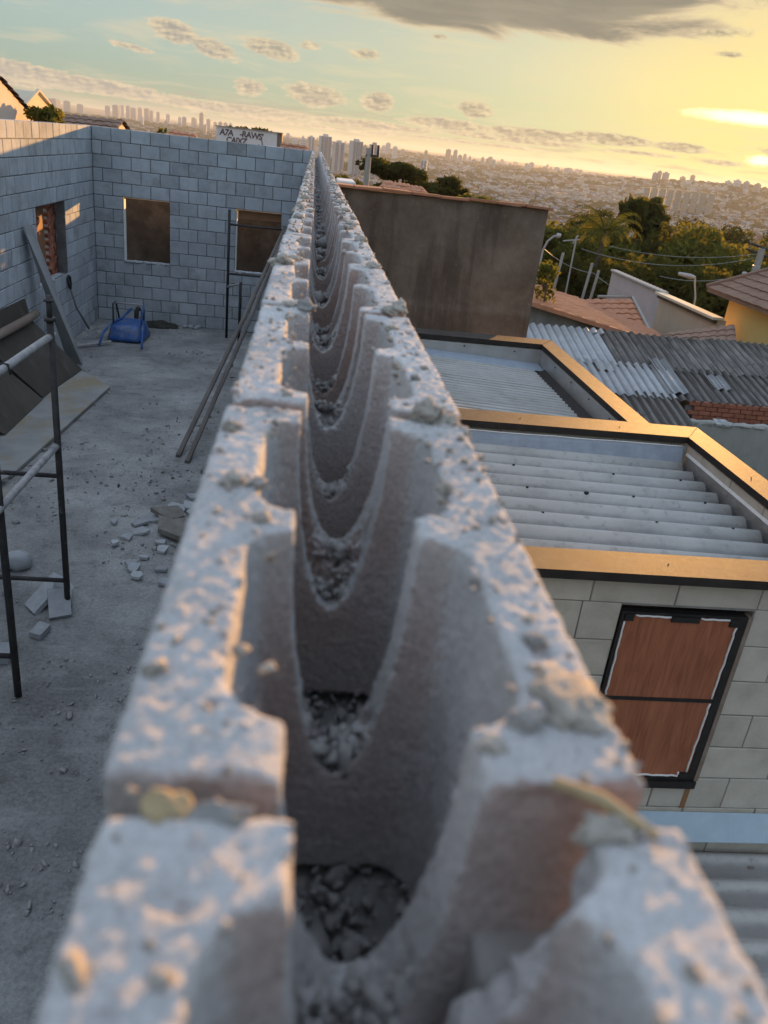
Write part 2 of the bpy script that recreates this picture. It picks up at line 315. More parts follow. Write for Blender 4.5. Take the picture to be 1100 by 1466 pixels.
def make_darkwall():
    m, N = new_mat('raw_plaster')
    pos = N.n('ShaderNodeNewGeometry').outputs['Position']
    a = N.n('ShaderNodeTexNoise', {'Vector': pos, 'Scale': 2.2, 'Detail': 9.0, 'Roughness': .68})
    col = N.ramp(a, [(.28, (.115, .082, .060)), (.5, (.18, .136, .103)), (.74, (.26, .205, .16))])
    mp = N.n('ShaderNodeMapping', {'Vector': pos, 'Scale': (4.0, 1, .45)}).outputs[0]
    st = N.n('ShaderNodeTexNoise', {'Vector': mp, 'Scale': 1.6, 'Detail': 5.0, 'Roughness': .6})
    col = N.mix(N.rng(st, .46, .64, 0, .55, True), col, (.075, .06, .05))      # rain streaks
    sp = N.n('ShaderNodeTexNoise', {'Vector': pos, 'Scale': 26.0, 'Detail': 5.0, 'Roughness': .7})
    col = N.mix(N.rng(sp, .60, .72, 0, .4, True), col, (.33, .29, .25))
    ins = {'Base Color': col, 'Roughness': .95, 'Specular IOR Level': .15}
    bn = N.n('ShaderNodeTexNoise', {'Vector': pos, 'Scale': 14.0, 'Detail': 8.0, 'Roughness': .7})
    ins['Normal'] = N.n('ShaderNodeBump', {'Strength': .5, 'Distance': .02, 'Height': bn}).outputs[0]
    finish(N, **ins)
    return m
M_DARKW = make_darkwall()

def make_floor():
    m, N = new_mat('dusty_floor')
    pos = N.n('ShaderNodeNewGeometry').outputs['Position']
    a = N.n('ShaderNodeTexNoise', {'Vector': pos, 'Scale': 1.1, 'Detail': 10.0, 'Roughness': .66})
    col = N.ramp(a, [(.28, (.15, .147, .14)), (.46, (.255, .25, .24)), (.58, (.34, .335, .32)), (.74, (.47, .465, .45))])
    b = N.n('ShaderNodeTexNoise', {'Vector': pos, 'Scale': 7.0, 'Detail': 8.0, 'Roughness': .7})
    col = N.mix(N.rng(b, .50, .68, 0, .45, True), col, (.095, .092, .082))
    c = N.n('ShaderNodeTexNoise', {'Vector': pos, 'Scale': 45.0, 'Detail': 6.0, 'Roughness': .75})
    col = N.mix(1.0, col, N.ramp(c, [(.3, .68), (.5, 1.0), (.7, 1.3)]), 'MULTIPLY')
    mp = N.n('ShaderNodeMapping', {'Vector': pos, 'Scale': (1.0, 5.0, 1.0), 'Rotation': (0, 0, .3)}).outputs[0]
    d = N.n('ShaderNodeTexNoise', {'Vector': mp, 'Scale': 2.0, 'Detail': 6.0, 'Roughness': .6})
    col = N.mix(N.rng(d, .55, .7, 0, .4, True), col, (.38, .375, .365))        # pale dust trails
    bn = N.n('ShaderNodeTexNoise', {'Vector': pos, 'Scale': 34.0, 'Detail': 9.0, 'Roughness': .72})
    bp = N.n('ShaderNodeBump', {'Strength': .8, 'Distance': .02, 'Height': bn}).outputs[0]
    finish(N, **{'Base Color': col, 'Roughness': .95, 'Specular IOR Level': .15, 'Normal': bp})
    return m
M_FLOOR = make_floor()

def make_wood():
    m, N = new_mat('wood_grain_panel')
    pos = N.n('ShaderNodeNewGeometry').outputs['Position']
    mp = N.n('ShaderNodeMapping', {'Vector': pos, 'Scale': (9, 9, .8), 'Rotation': (0, .06, 0)}).outputs[0]
    a = N.n('ShaderNodeTexNoise', {'Vector': mp, 'Scale': 3.2, 'Detail': 7.0, 'Roughness': .6, 'Distortion': 1.2})
    col = N.ramp(a, [(.3, (.23, .072, .034)), (.5, (.315, .105, .05)), (.7, (.38, .14, .07))])
    mp2 = N.n('ShaderNodeMapping', {'Vector': pos, 'Scale': (60, 60, 2.0)}).outputs[0]
    b = N.n('ShaderNodeTexNoise', {'Vector': mp2, 'Scale': 4.0, 'Detail': 3.0})
    col = N.mix(1.0, col, N.ramp(b, [(.35, .86), (.65, 1.1)]), 'MULTIPLY')
    finish(N, **{'Base Color': col, 'Roughness': .5, 'Specular IOR Level': .35})
    return m
M_WOOD = make_wood()

def foliage(name, dark, lite, rand=.3):
    m, N = new_mat(name)
    pos = N.n('ShaderNodeNewGeometry').outputs['Position']
    a = N.n('ShaderNodeTexNoise', {'Vector': pos, 'Scale': .6, 'Detail': 4.0})
    b = N.n('ShaderNodeTexNoise', {'Vector': pos, 'Scale': 7.0, 'Detail': 2.0})
    col = N.ramp(N.m('ADD', N.m('MULTIPLY', a, .5), N.m('MULTIPLY', b, .5)), [(.32, dark), (.66, lite)])
    d = N.n('ShaderNodeBsdfDiffuse', {'Color': col})
    t = N.n('ShaderNodeBsdfTranslucent', {'Color': N.mix(1.0, col, (1.35, 1.25, .72), 'MULTIPLY')})
    mx = N.n('ShaderNodeMixShader', {0: .55, 1: d, 2: t})
    N.n('ShaderNodeOutputMaterial', {'Surface': mx})
    return m
M_LEAF = foliage('green_foliage', (.06, .066, .018), (.17, .165, .05))
M_LEAFD = foliage('dark_foliage', (.042, .045, .016), (.115, .112, .036))
M_LEAFY = foliage('yellow_green_foliage', (.065, .078, .02), (.15, .15, .045))
M_BARK = std('bark', [(.3, (.07, .055, .04)), (.7, (.14, .115, .09))], 6, .95, .5, 30, .02)

def make_terrain():
    m, N = new_mat('valley_ground')
    pos = N.n('ShaderNodeNewGeometry').outputs['Position']
    a = N.n('ShaderNodeTexNoise', {'Vector': pos, 'Scale': .012, 'Detail': 9.0, 'Roughness': .7})
    col = N.ramp(a, [(.35, (.045, .055, .028)), (.5, (.10, .095, .065)), (.65, (.21, .19, .16))])
    b = N.n('ShaderNodeTexNoise', {'Vector': pos, 'Scale': .12, 'Detail': 5.0, 'Roughness': .7})
    col = N.mix(N.rng(b, .5, .65, 0, .6, True), col, (.05, .055, .03))
    finish(N, **{'Base Color': col, 'Roughness': 1.0, 'Specular IOR Level': .1})
    return m
M_TERR = make_terrain()
def flat(name, c, rough=.9, spec=.2):
    m, N = new_mat(name)
    oi = N.n('ShaderNodeObjectInfo').outputs['Random']
    pos = N.n('ShaderNodeNewGeometry').outputs['Position']
    nz = N.n('ShaderNodeTexNoise', {'Vector': pos, 'Scale': .35, 'Detail': 3.0})
    col = N.mix(1.0, N.mix(1.0, c, N.ramp(oi, [(0, .85), (1, 1.1)]), 'MULTIPLY'), N.ramp(nz, [(.3, .85), (.7, 1.1)]), 'MULTIPLY')
    finish(N, **{'Base Color': col, 'Roughness': rough, 'Specular IOR Level': spec})
    return m
CITY_W = [flat('city_white', (.36, .345, .32)), flat('city_cream', (.30, .26, .20)), flat('city_grey', (.19, .185, .175)), flat('city_brick', (.17, .105, .075)), flat('city_blue', (.17, .22, .29))]
CITY_R = [flat('city_clay_roof', (.16, .088, .06)), flat('city_grey_roof', (.15, .145, .14)), flat('city_pale_roof', (.28, .275, .26))]
T_WHITE, T_GREY, T_BEIGE, T_BLUE = flat('tower_white', (.46, .47, .48)), flat('tower_grey', (.27, .285, .31)), flat('tower_beige', (.38, .32, .24)), flat('tower_blue', (.20, .25, .33))
T_WIN = flat('tower_glass', (.10, .12, .15), .3, .5)

# ------------------------------------------------------------------ object helpers
def link_mesh(name, verts, faces, mat, parent=None, smooth=False, mat_idx=None):
    me = bpy.data.meshes.new(name)
    verts = np.asarray(verts, dtype=np.float32).reshape(-1, 3)
    if parent is not None: verts = verts - np.array(ROOTLOC.get(parent.name, (0, 0, 0)), dtype=np.float32)
    if isinstance(faces, np.ndarray):
        k = faces.shape[1]
        me.vertices.add(len(verts)); me.vertices.foreach_set('co', verts.ravel())
        me.loops.add(faces.size); me.loops.foreach_set('vertex_index', faces.astype(np.int32).ravel())
        me.polygons.add(len(faces)); me.polygons.foreach_set('loop_start', np.arange(0, faces.size, k, dtype=np.int32))
        me.update(calc_edges=True)
    else:
        me.from_pydata(verts.tolist(), [], faces); me.update()
    for mm in (mat if isinstance(mat, (list, tuple)) else [mat]): me.materials.append(mm)
    if mat_idx is not None: me.polygons.foreach_set('material_index', np.asarray(mat_idx, dtype=np.int32))
    if smooth: me.polygons.foreach_set('use_smooth', np.ones(len(me.polygons), dtype=bool))
    o = bpy.data.objects.new(name, me)
    COL.objects.link(o)
    if parent is not None:
        o.parent = parent
        ROOTLOC[o.name] = ROOTLOC.get(parent.name, (0, 0, 0))
    return o
ROOTLOC = {}
def tag(o, label=None, cat=None, group=None, kind=None):
    if label: o['label'] = label
    if cat: o['category'] = cat
    if group: o['group'] = group
    if kind: o['kind'] = kind
    return o
def thing(name, label, cat, loc=(0, 0, 0), group=None):
    o = bpy.data.objects.new(name, None); COL.objects.link(o)
    o.location = loc; o.empty_display_size = .2
    ROOTLOC[o.name] = tuple(loc)
    return tag(o, label, cat, group)

class MB:
    """collects shapes; build() links them as one mesh object"""
    def __init__(s): s.v = []; s.f = []; s.mi = []; s.cur = 0
    def quadpoly(s, pts):
        b = len(s.v); s.v += [tuple(p) for p in pts]; s.f.append(tuple(range(b, b + len(pts)))); s.mi.append(s.cur); return s
    def hexa(s, p):   # 8 corners: bottom 0-3 ccw, top 4-7 ccw
        b = len(s.v); s.v += [tuple(q) for q in p]
        for f in ((3, 2, 1, 0), (4, 5, 6, 7), (0, 1, 5, 4), (1, 2, 6, 5), (2, 3, 7, 6), (3, 0, 4, 7)):
            s.f.append(tuple(b + i for i in f)); s.mi.append(s.cur)
        return s
    def box(s, x0, x1, y0, y1, z0, z1):
        return s.hexa([(x0, y0, z0), (x1, y0, z0), (x1, y1, z0), (x0, y1, z0), (x0, y0, z1), (x1, y0, z1), (x1, y1, z1), (x0, y1, z1)])
    def bbox(s, x0, x1, y0, y1, z0, z1, r=.004):
        """box with chamfered edges"""
        b = len(s.v); X = (x0, x1); Y = (y0, y1); Z = (z0, z1); idx = {}
        for i in (0, 1):
            for j in (0, 1):
                for k in (0, 1):
                    sx_, sy_, sz_ = (1, -1)[i], (1, -1)[j], (1, -1)[k]
                    for ax in range(3):
                        p = [X[i], Y[j], Z[k]]; d = [sx_ * r, sy_ * r, sz_ * r]
                        for q in range(3):
                            if q != ax: p[q] += d[q]
                        idx[(i, j, k, ax)] = len(s.v); s.v.append(tuple(p))
        def F(*c): s.f.append(tuple(idx[q] for q in c)); s.mi.append(s.cur)
        F((0,0,0,0),(0,0,1,0),(0,1,1,0),(0,1,0,0)); F((1,0,0,0),(1,1,0,0),(1,1,1,0),(1,0,1,0))
        F((0,0,0,1),(1,0,0,1),(1,0,1,1),(0,0,1,1)); F((0,1,0,1),(0,1,1,1),(1,1,1,1),(1,1,0,1))
        F((0,0,0,2),(0,1,0,2),(1,1,0,2),(1,0,0,2)); F((0,0,1,2),(1,0,1,2),(1,1,1,2),(0,1,1,2))
        for k in (0, 1):
            F((0,0,k,1),(0,0,k,2),(1,0,k,2),(1,0,k,1)) if k == 0 else F((0,0,k,2),(0,0,k,1),(1,0,k,1),(1,0,k,2))
            F((0,1,k,2),(0,1,k,1),(1,1,k,1),(1,1,k,2)) if k == 0 else F((0,1,k,1),(0,1,k,2),(1,1,k,2),(1,1,k,1))
            F((0,0,k,2),(0,0,k,0),(0,1,k,0),(0,1,k,2)) if k == 0 else F((0,0,k,0),(0,0,k,2),(0,1,k,2),(0,1,k,0))
            F((1,0,k,0),(1,0,k,2),(1,1,k,2),(1,1,k,0)) if k == 0 else F((1,0,k,2),(1,0,k,0),(1,1,k,0),(1,1,k,2))
        F((0,0,0,0),(0,0,0,1),(0,0,1,1),(0,0,1,0)); F((1,0,0,1),(1,0,0,0),(1,0,1,0),(1,0,1,1))
        F((0,1,0,1),(0,1,0,0),(0,1,1,0),(0,1,1,1)); F((1,1,0,0),(1,1,0,1),(1,1,1,1),(1,1,1,0))
        for i in (0, 1):
            for j in (0, 1):
                for k in (0, 1):
                    t = [(i,j,k,0),(i,j,k,1),(i,j,k,2)]
                    F(*(t if (i + j + k) % 2 == 0 else t[::-1]))
        return s
    def tube(s, pts, r, n=8, caps=True):
        pts = [Vector(p) for p in pts]; rr = r if isinstance(r, (list, tuple)) else [r] * len(pts)
        b = len(s.v); prev = None
        for i, p in enumerate(pts):
            d = (pts[min(i + 1, len(pts) - 1)] - pts[max(i - 1, 0)]).normalized()
            a = Vector((0, 0, 1)) if abs(d.z) < .9 else Vector((1, 0, 0))
            if prev is not None: a = prev
            u = (a - d * a.dot(d)).normalized(); w = d.cross(u); prev = u
            for k in range(n):
                t = 2 * math.pi * k / n
                s.v.append(tuple(p + (u * math.cos(t) + w * math.sin(t)) * rr[i]))
        for i in range(len(pts) - 1):
            for k in range(n):
                k2 = (k + 1) % n
                s.f.append((b + i * n + k, b + i * n + k2, b + (i + 1) * n + k2, b + (i + 1) * n + k)); s.mi.append(s.cur)
        if caps:
            s.f.append(tuple(b + k for k in range(n - 1, -1, -1))); s.mi.append(s.cur)
            e = b + (len(pts) - 1) * n
            s.f.append(tuple(e + k for k in range(n))); s.mi.append(s.cur)
        return s
    def add(s, v, f):
        b = len(s.v); s.v += [tuple(p) for p in v]
        for q in f: s.f.append(tuple(b + i for i in q)); s.mi.append(s.cur)
        return s
    def build(s, name, mat, parent=None, smooth=False):
        return link_mesh(name, s.v, s.f, mat, parent, smooth, s.mi if isinstance(mat, (list, tuple)) else None)
def slab(corners, t):
    """plate from 4 corner points with thickness t along its normal"""
    c = [Vector(p) for p in corners]
    n = ((c[1] - c[0]).cross(c[3] - c[0])).normalized() * t
    return MB().hexa([*(p - n for p in c), *c])

# numpy value noise -------------------------------------------------
_LAT = rng.random((32, 32, 32)).astype(np.float32)
def vnoise(p, f, seed=0):
    q = p * f + seed * 7.31
    i = np.floor(q).astype(np.int64); t = (q - i).astype(np.float32); t = t * t * (3 - 2 * t); i &= 31; j = (i + 1) & 31
    x0, y0, z0 = i[:, 0], i[:, 1], i[:, 2]; x1, y1, z1 = j[:, 0], j[:, 1], j[:, 2]
    tx, ty, tz = t[:, 0], t[:, 1], t[:, 2]
    c00 = _LAT[x0, y0, z0] * (1 - tx) + _LAT[x1, y0, z0] * tx; c10 = _LAT[x0, y1, z0] * (1 - tx) + _LAT[x1, y1, z0] * tx
    c01 = _LAT[x0, y0, z1] * (1 - tx) + _LAT[x1, y0, z1] * tx; c11 = _LAT[x0, y1, z1] * (1 - tx) + _LAT[x1, y1, z1] * tx
    return ((c00 * (1 - ty) + c10 * ty) * (1 - tz) + (c01 * (1 - ty) + c11 * ty) * tz) * 2 - 1
def fbm(p, f, o=3, seed=0):
    s = 0; a = 1.0; n = 0
    for k in range(o): s = s + a * vnoise(p, f * 2.03 ** k, seed + k); n += a; a *= .5
    return s / n

# surface nets: signed distance grid -> quad mesh -------------------
def surface_nets(S, org, h):
    ins = S < 0
    c = np.zeros(tuple(d - 1 for d in S.shape), np.uint8)
    offs = [(a, b, d) for a in (0, 1) for b in (0, 1) for d in (0, 1)]
    nx, ny, nz_ = c.shape
    for a, b, d in offs: c += ins[a:a + nx, b:b + ny, d:d + nz_]
    act = (c > 0) & (c < 8)
    idx = np.full(c.shape, -1, np.int64); I, J, K = np.nonzero(act); idx[I, J, K] = np.arange(len(I))
    P = np.zeros((len(I), 3)); Nn = np.zeros(len(I))
    cv = {o: S[I + o[0], J + o[1], K + o[2]] for o in offs}
    for o in offs:
        for ax in range(3):
            if o[ax]: continue
            e = list(o); e[ax] = 1; e = tuple(e)
            va, vb = cv[o], cv[e]; m = (va < 0) != (vb < 0)
            t = np.where(m, va / np.where(m, va - vb, 1), 0)
            pt = np.zeros((len(I), 3)); pt[:] = o; pt[:, ax] += t
            P += pt * m[:, None]; Nn += m
    P /= Nn[:, None]
    V = (np.stack([I, J, K], 1) + P) * h + np.array(org)
    F = []
    for ax in range(3):
        b, d = (ax + 1) % 3, (ax + 2) % 3
        s0 = np.take(ins, np.arange(ins.shape[ax] - 1), axis=ax); s1 = np.take(ins, np.arange(1, ins.shape[ax]), axis=ax)
        E = np.argwhere(s0 != s1)
        E = E[(E[:, b] > 0) & (E[:, d] > 0) & (E[:, b] < ins.shape[b] - 1) & (E[:, d] < ins.shape[d] - 1)]
        if not len(E): continue
        ub = np.zeros(3, int); ub[b] = 1; ud = np.zeros(3, int); ud[d] = 1
        q = [idx[tuple((E - ub - ud).T)], idx[tuple((E - ud).T)], idx[tuple(E.T)], idx[tuple((E - ub).T)]]
        q = np.stack(q, 1); flip = s1[tuple(E.T)]
        q[flip] = q[flip][:, ::-1]
        F.append(q)
    return V, np.concatenate(F)

# rough stone shapes
def ico(sub=0):
    t = (1 + 5 ** .5) / 2
    v = [(-1, t, 0), (1, t, 0), (-1, -t, 0), (1, -t, 0), (0, -1, t), (0, 1, t), (0, -1, -t), (0, 1, -t), (t, 0, -1), (t, 0, 1), (-t, 0, -1), (-t, 0, 1)]
    f = [(0, 11, 5), (0, 5, 1), (0, 1, 7), (0, 7, 10), (0, 10, 11), (1, 5, 9), (5, 11, 4), (11, 10, 2), (10, 7, 6), (7, 1, 8), (3, 9, 4), (3, 4, 2), (3, 2, 6), (3, 6, 8), (3, 8, 9), (4, 9, 5), (2, 4, 11), (6, 2, 10), (8, 6, 7), (9, 8, 1)]
    v = [Vector(p).normalized() for p in v]
    for _ in range(sub):
        mid = {}; nf = []
        def md(a, b):
            k = (min(a, b), max(a, b))
            if k not in mid: mid[k] = len(v); v.append(((v[a] + v[b]) / 2).normalized())
            return mid[k]
        for a, b, c in f:
            x, y, z = md(a, b), md(b, c), md(c, a); nf += [(a, x, z), (b, y, x), (c, z, y), (x, y, z)]
        f = nf
    return np.array([tuple(p) for p in v]), np.array(f)
IV0, IF0 = ico(0)
IV2, IF2 = ico(2)
IV3, IF3 = ico(3)
CV = np.array([(x, y, z) for x in (-.75, .75) for y in (-.75, .75) for z in (-.75, .75)], float)
CF = np.array([(0, 1, 3), (0, 3, 2), (4, 6, 7), (4, 7, 5), (0, 4, 5), (0, 5, 1), (2, 3, 7), (2, 7, 6), (0, 2, 6), (0, 6, 4), (1, 5, 7), (1, 7, 3)])
def shards(P, S, flat_=.7, seed=0, jit=.5):
    '''broken angular bits: skewed boxes'''
    g = np.random.default_rng(seed); n = len(P)
    V = CV[None] * g.uniform(.45, 1.35, (n, 1, 3)) * np.array([1, 1, flat_]) + g.uniform(-jit, jit, (n, 8, 3)) * .7
    q = g.normal(size=(n, 4)); q[:, 1:3] *= .8; q /= np.linalg.norm(q, axis=1)[:, None]; w, x, y, z = q.T
    Rm = np.stack([1 - 2 * (y * y + z * z), 2 * (x * y - z * w), 2 * (x * z + y * w), 2 * (x * y + z * w), 1 - 2 * (x * x + z * z), 2 * (y * z - x * w), 2 * (x * z - y * w), 2 * (y * z + x * w), 1 - 2 * (x * x + y * y)], -1).reshape(n, 3, 3)
    V = np.einsum('nij,nkj->nki', Rm, V) * np.asarray(S)[:, None, None] + np.asarray(P)[:, None, :]
    return V.reshape(-1, 3), (CF[None] + (np.arange(n) * 8)[:, None, None]).reshape(-1, 3)
def stones(P, S, flat_=.7, seed=0, jit=.28):
    """many angular stones as one triangle soup: centres P, radii S"""
    g = np.random.default_rng(seed); n = len(P)
    sc = g.uniform(.6, 1.25, (n, 1, 3)) * np.array([1, 1, flat_])
    V = IV0[None] * (1 + g.uniform(-jit, jit, (n, 12, 1))) * sc
    a = g.uniform(0, 6.283, n); b = g.normal(0, .5, n)
    ca, sa, cb, sb = np.cos(a), np.sin(a), np.cos(b), np.sin(b)
    x = V[..., 0]; y = V[..., 1]; z = V[..., 2]
    y, z = y * cb[:, None] - z * sb[:, None], y * sb[:, None] + z * cb[:, None]
    x, y = x * ca[:, None] - y * sa[:, None], x * sa[:, None] + y * ca[:, None]
    V = np.stack([x, y, z], -1) * np.asarray(S)[:, None, None] + np.asarray(P)[:, None, :]
    F = (IF0[None] + (np.arange(n) * 12)[:, None, None]).reshape(-1, 3)
    return V.reshape(-1, 3), F
def lump(center, size, seed, sub=2, amp=.35):
    v = IV2 if sub == 2 else IV3
    f = IF2 if sub == 2 else IF3
    d = 1 + amp * fbm(v, 1.6, 3, seed) + amp * .35 * fbm(v, 6, 2, seed + 5)
    return v * d[:, None] * np.array(size) + np.array(center), f

# ================================================================== TERRAIN
def terr_h(x, y):
    x = np.asarray(x, float); y = np.asarray(y, float)
    r = np.hypot(x, y); az = np.degrees(np.arctan2(x, y))
    h = np.interp(r, [0, 14, 24, 40, 70, 150, 400, 900, 1600, 2400, 3600, 5500, 8000, 12000], [-6.4, -6.4, -7.0, -9.0, -14, -24, -42, -52, -50, -40, -26, -8, 8, 16])
    p = np.stack([x, y, np.zeros_like(x)], -1).reshape(-1, 3)
    n = fbm(p, 1 / 900., 4, 3).reshape(x.shape) * np.interp(r, [0, 80, 600, 3000, 9000], [0, 0, 5, 14, 22])
    ridge = np.interp(r, [1800, 2900, 4200], [0, 1, 0]) * np.exp(-((az - 27) / 7.) ** 2) * 38
    mt = np.interp(r, [6500, 9500, 12000], [0, 1, .8]) * np.interp(az, [-60, -16, -8, 0], [1, 1, .35, 0]) * 62
    return h + n + ridge + mt
def terrain():
    rs = np.concatenate([[0.01], np.geomspace(3, 12000, 120)])
    az = np.radians(np.concatenate([np.linspace(-40, 50, 240), np.linspace(50, 320, 90)[1:-1]]))
    RR, AA = np.meshgrid(rs, az, indexing='ij')
    X = RR * np.sin(AA); Y = RR * np.cos(AA); Z = terr_h(X, Y)
    V = np.stack([X, Y, Z], -1).reshape(-1, 3)
    na = len(az); i, j = np.meshgrid(np.arange(len(rs) - 1), np.arange(na), indexing='ij')
    j2 = (j + 1) % na
    F = np.stack([i * na + j, (i + 1) * na + j, (i + 1) * na + j2, i * na + j2], -1).reshape(-1, 4)
    o = link_mesh('ground', V, F[:, ::-1], M_TERR, None, True)
    tag(o, 'valley ground falling away below the houses to the city', kind='structure')
terrain()

# ================================================================== CHANNEL BLOCK WALL
XC, WW, HH = 0.031, 0.1455, 0.19
J0, PER = 0.155, 0.327
BL = PER - 0.013
wall = thing('channel_block_wall', 'long wall topped with an open U-shaped channel of pale concrete blocks running away from the viewer', 'wall', (XC, 0, 0))
def chan_block(k, h, y0, seed, name='block'):
    g = np.random.default_rng(100 + seed)
    pad = 4 * h
    org = (-WW / 2 - pad, -pad, -HH - pad)
    n = [int((WW + 2 * pad) / h) + 1, int((BL + 2 * pad) / h) + 1, int((HH + pad + max(pad, .012)) / h) + 1]
    ax = [org[i] + np.arange(n[i]) * h for i in range(3)]
    X, Y, Z = np.meshgrid(*ax, indexing='ij')
    X = X.astype(np.float32); Y = Y.astype(np.float32); Z = Z.astype(np.float32)
    r = .0026
    qx = np.abs(X) - WW / 2 + r; qy = np.abs(Y - BL / 2) - BL / 2 + r; qz = np.abs(Z + HH / 2) - HH / 2 + r
    box = np.sqrt(np.maximum(qx, 0) ** 2 + np.maximum(qy, 0) ** 2 + np.maximum(qz, 0) ** 2) + np.minimum(np.maximum(np.maximum(qx, qy), qz), 0) - r
    t = np.clip(-Z / HH, 0, 1)
    flare = np.clip((Z + .012) / .012, 0, 1) ** 2 * .001
    hx = .0455 - .004 * t + flare; hy = .0610 - .005 * t + flare; rc = .022
    cell = None
    for cy in (.024 + .0610, BL - .024 - .0610):
        a = np.abs(X) - hx + rc; b = np.abs(Y - cy) - hy + rc
        cc = np.sqrt(np.maximum(a, 0) ** 2 + np.maximum(b, 0) ** 2) + np.minimum(np.maximum(a, b), 0) - rc
        cell = cc if cell is None else np.minimum(cell, cc)
    # knocked-out webs: U notch, its depth different at each web
    ymid = np.where(Y < .06, .0, np.where(Y < BL - .06, BL / 2, BL))
    Dp = np.where(Y < .06, g.uniform(.104, .116), np.where(Y < BL - .06, g.uniform(.124, .134), g.uniform(.112, .128)))
    v = np.maximum(-Z, 0) / Dp
    xo = g.uniform(-.0012, .0012)
    f = (((np.abs(X - xo) / .0268) ** 2.0 + v ** 2.0) ** .5 - 1) * .024
    kk = .0012
    hm = np.clip(.5 + .5 * (f - cell) / kk, 0, 1)
    cav = f * (1 - hm) + cell * hm - kk * hm * (1 - hm)
    ks = .0014
    hm = np.clip(.5 - .5 * (-cav - box) / ks, 0, 1)
    sd = -cav * (1 - hm) + box * hm + ks * hm * (1 - hm)
    m = np.abs(sd) < max(.014, 3 * h)
    P = np.stack([X[m], Y[m], Z[m]], 1).astype(np.float64); d = sd[m].astype(np.float64)
    cel = cell[m]; ff = f[m]; vv = v[m]; sdx = seed * 3.7
    wp = P + np.array([seed * .41, seed * .77, 0])
    top = np.clip((P[:, 2] + .006) / .006, 0, 1)
    d = d + .0004 * fbm(wp, 55, 2, 1) + .0005 * fbm(wp, 230, 2, 4)
    if h < .003: d = d + .0005 * vnoise(wp, 640, 9)
    d = d + top * (.0008 * fbm(wp, 170, 3, 12) + (.0007 * vnoise(wp, 430, 14) if h < .0032 else 0))
    # rough broken concrete low in the notch
    wy = np.minimum(np.abs(P[:, 1]), np.minimum(np.abs(P[:, 1] - BL / 2), np.abs(P[:, 1] - BL)))   # distance from a web's middle
    rough = np.clip((vv - .70) / .12, 0, 1) * np.clip((.0195 - np.abs(P[:, 0])) / .004, 0, 1) * np.clip(1 - np.abs(ff) / .012, 0, 1) * np.clip((.0125 - wy) / .004, 0, 1)
    d = d + rough * (.002 + .005 * fbm(wp, 150, 3, 20) + .003 * fbm(wp, 420, 2, 25))
    # chipped arrises
    ed = np.abs(np.minimum(np.abs(P[:, 0]) - WW / 2, 0)) + np.abs(np.minimum(P[:, 2], 0))
    chip = np.clip(fbm(wp, 60, 2, 31) - .30, 0, 1) * np.clip(1 - ed / .010, 0, 1) * .013
    en = np.minimum(P[:, 1], BL - P[:, 1]) + np.abs(np.minimum(P[:, 2], 0))
    chip = chip + np.clip(fbm(wp, 55, 2, 37) - .22, 0, 1) * np.clip(1 - en / .012, 0, 1) * .014
    ci = np.abs(ff) + np.abs(np.minimum(P[:, 2], 0))
    chip = chip + np.clip(fbm(wp, 90, 2, 43) - .28, 0, 1) * np.clip(1 - ci / .007, 0, 1) * .010
    d = d + chip
    # pits
    npit = 95 if h < .0032 else 24
    tm = np.nonzero(P[:, 2] > -.012)[0]
    pt = P[tm]; dt = d[tm]
    for _ in range(npit):
        c = np.array([g.uniform(-WW / 2, WW / 2), g.uniform(0, BL), g.uniform(-.001, .0015)]); rr = g.lognormal(-6.15, .38) * (1.5 if h > .0032 else 1)
        ds = np.sqrt(((pt - c) ** 2).sum(1)); near_ = ds < rr * 2
        dt[near_] = np.maximum(dt[near_], rr - ds[near_] + .0006 * vnoise(pt[near_], 500, 3))
    # stuck grit
    for _ in range(npit):
        c = np.array([g.uniform(-WW / 2, WW / 2), g.uniform(0, BL), g.uniform(-.0005, .001)]); rr = g.lognormal(-6.4, .4) * (1.5 if h > .0032 else 1)
        ds = np.sqrt(((pt - c) ** 2).sum(1)); near_ = (ds < rr * 2) & (dt < .004)
        dt[near_] = np.minimum(dt[near_], ds[near_] - rr)
    d[tm] = dt
    if k == -1:   # the nearest block has lost its far right corner
        c = np.array([.026, BL - .004, -.012]); q = (P - c) / np.array([.022, .026, .05])
        d = np.maximum(d, (1 - np.sqrt((q ** 2).sum(1))) * .024 + .006 * fbm(wp, 80, 3, 50))
    if k == 0:
        c = np.array([-.002, .012, .012]); q = (P - c) / np.array([.04, .02, .018])
        d = np.maximum(d, (1 - np.sqrt((q ** 2).sum(1))) * .02 + .004 * fbm(wp, 90, 3, 52))
    sd[m] = d
    V, F = surface_nets(sd, org, h)
    return V, F
def put_block(me_or_vf, k, name='block'):
    y0 = J0 + .0065 + k * PER
    if isinstance(me_or_vf, tuple):
        me = None
        V, F = me_or_vf
        o = link_mesh(name, V, F[:, ::1], M_CHAN, None, True)
    else:
        o = bpy.data.objects.new(name, me_or_vf); COL.objects.link(o)
    o.parent = wall
    g = np.random.default_rng(900 + k)
    o.location = (g.uniform(-.0018, .0018), y0, g.uniform(-.002, .001) if k > 0 else 0)
    o.rotation_euler = (g.uniform(-.004, .004), 0, g.uniform(-.004, .004)) if k > 0 else (0, 0, 0)
    return o
NB = int((14.33 - J0) / PER)
variants = []
for k in range(-3, NB + 1):
    if k < -1: continue
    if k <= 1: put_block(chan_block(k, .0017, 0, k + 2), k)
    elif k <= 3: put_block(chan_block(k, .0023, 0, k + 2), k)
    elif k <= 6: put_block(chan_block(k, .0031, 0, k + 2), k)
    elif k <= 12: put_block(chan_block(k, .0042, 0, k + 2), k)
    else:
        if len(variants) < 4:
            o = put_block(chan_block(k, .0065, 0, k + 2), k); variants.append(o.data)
        else: put_block(variants[k % 4], k)
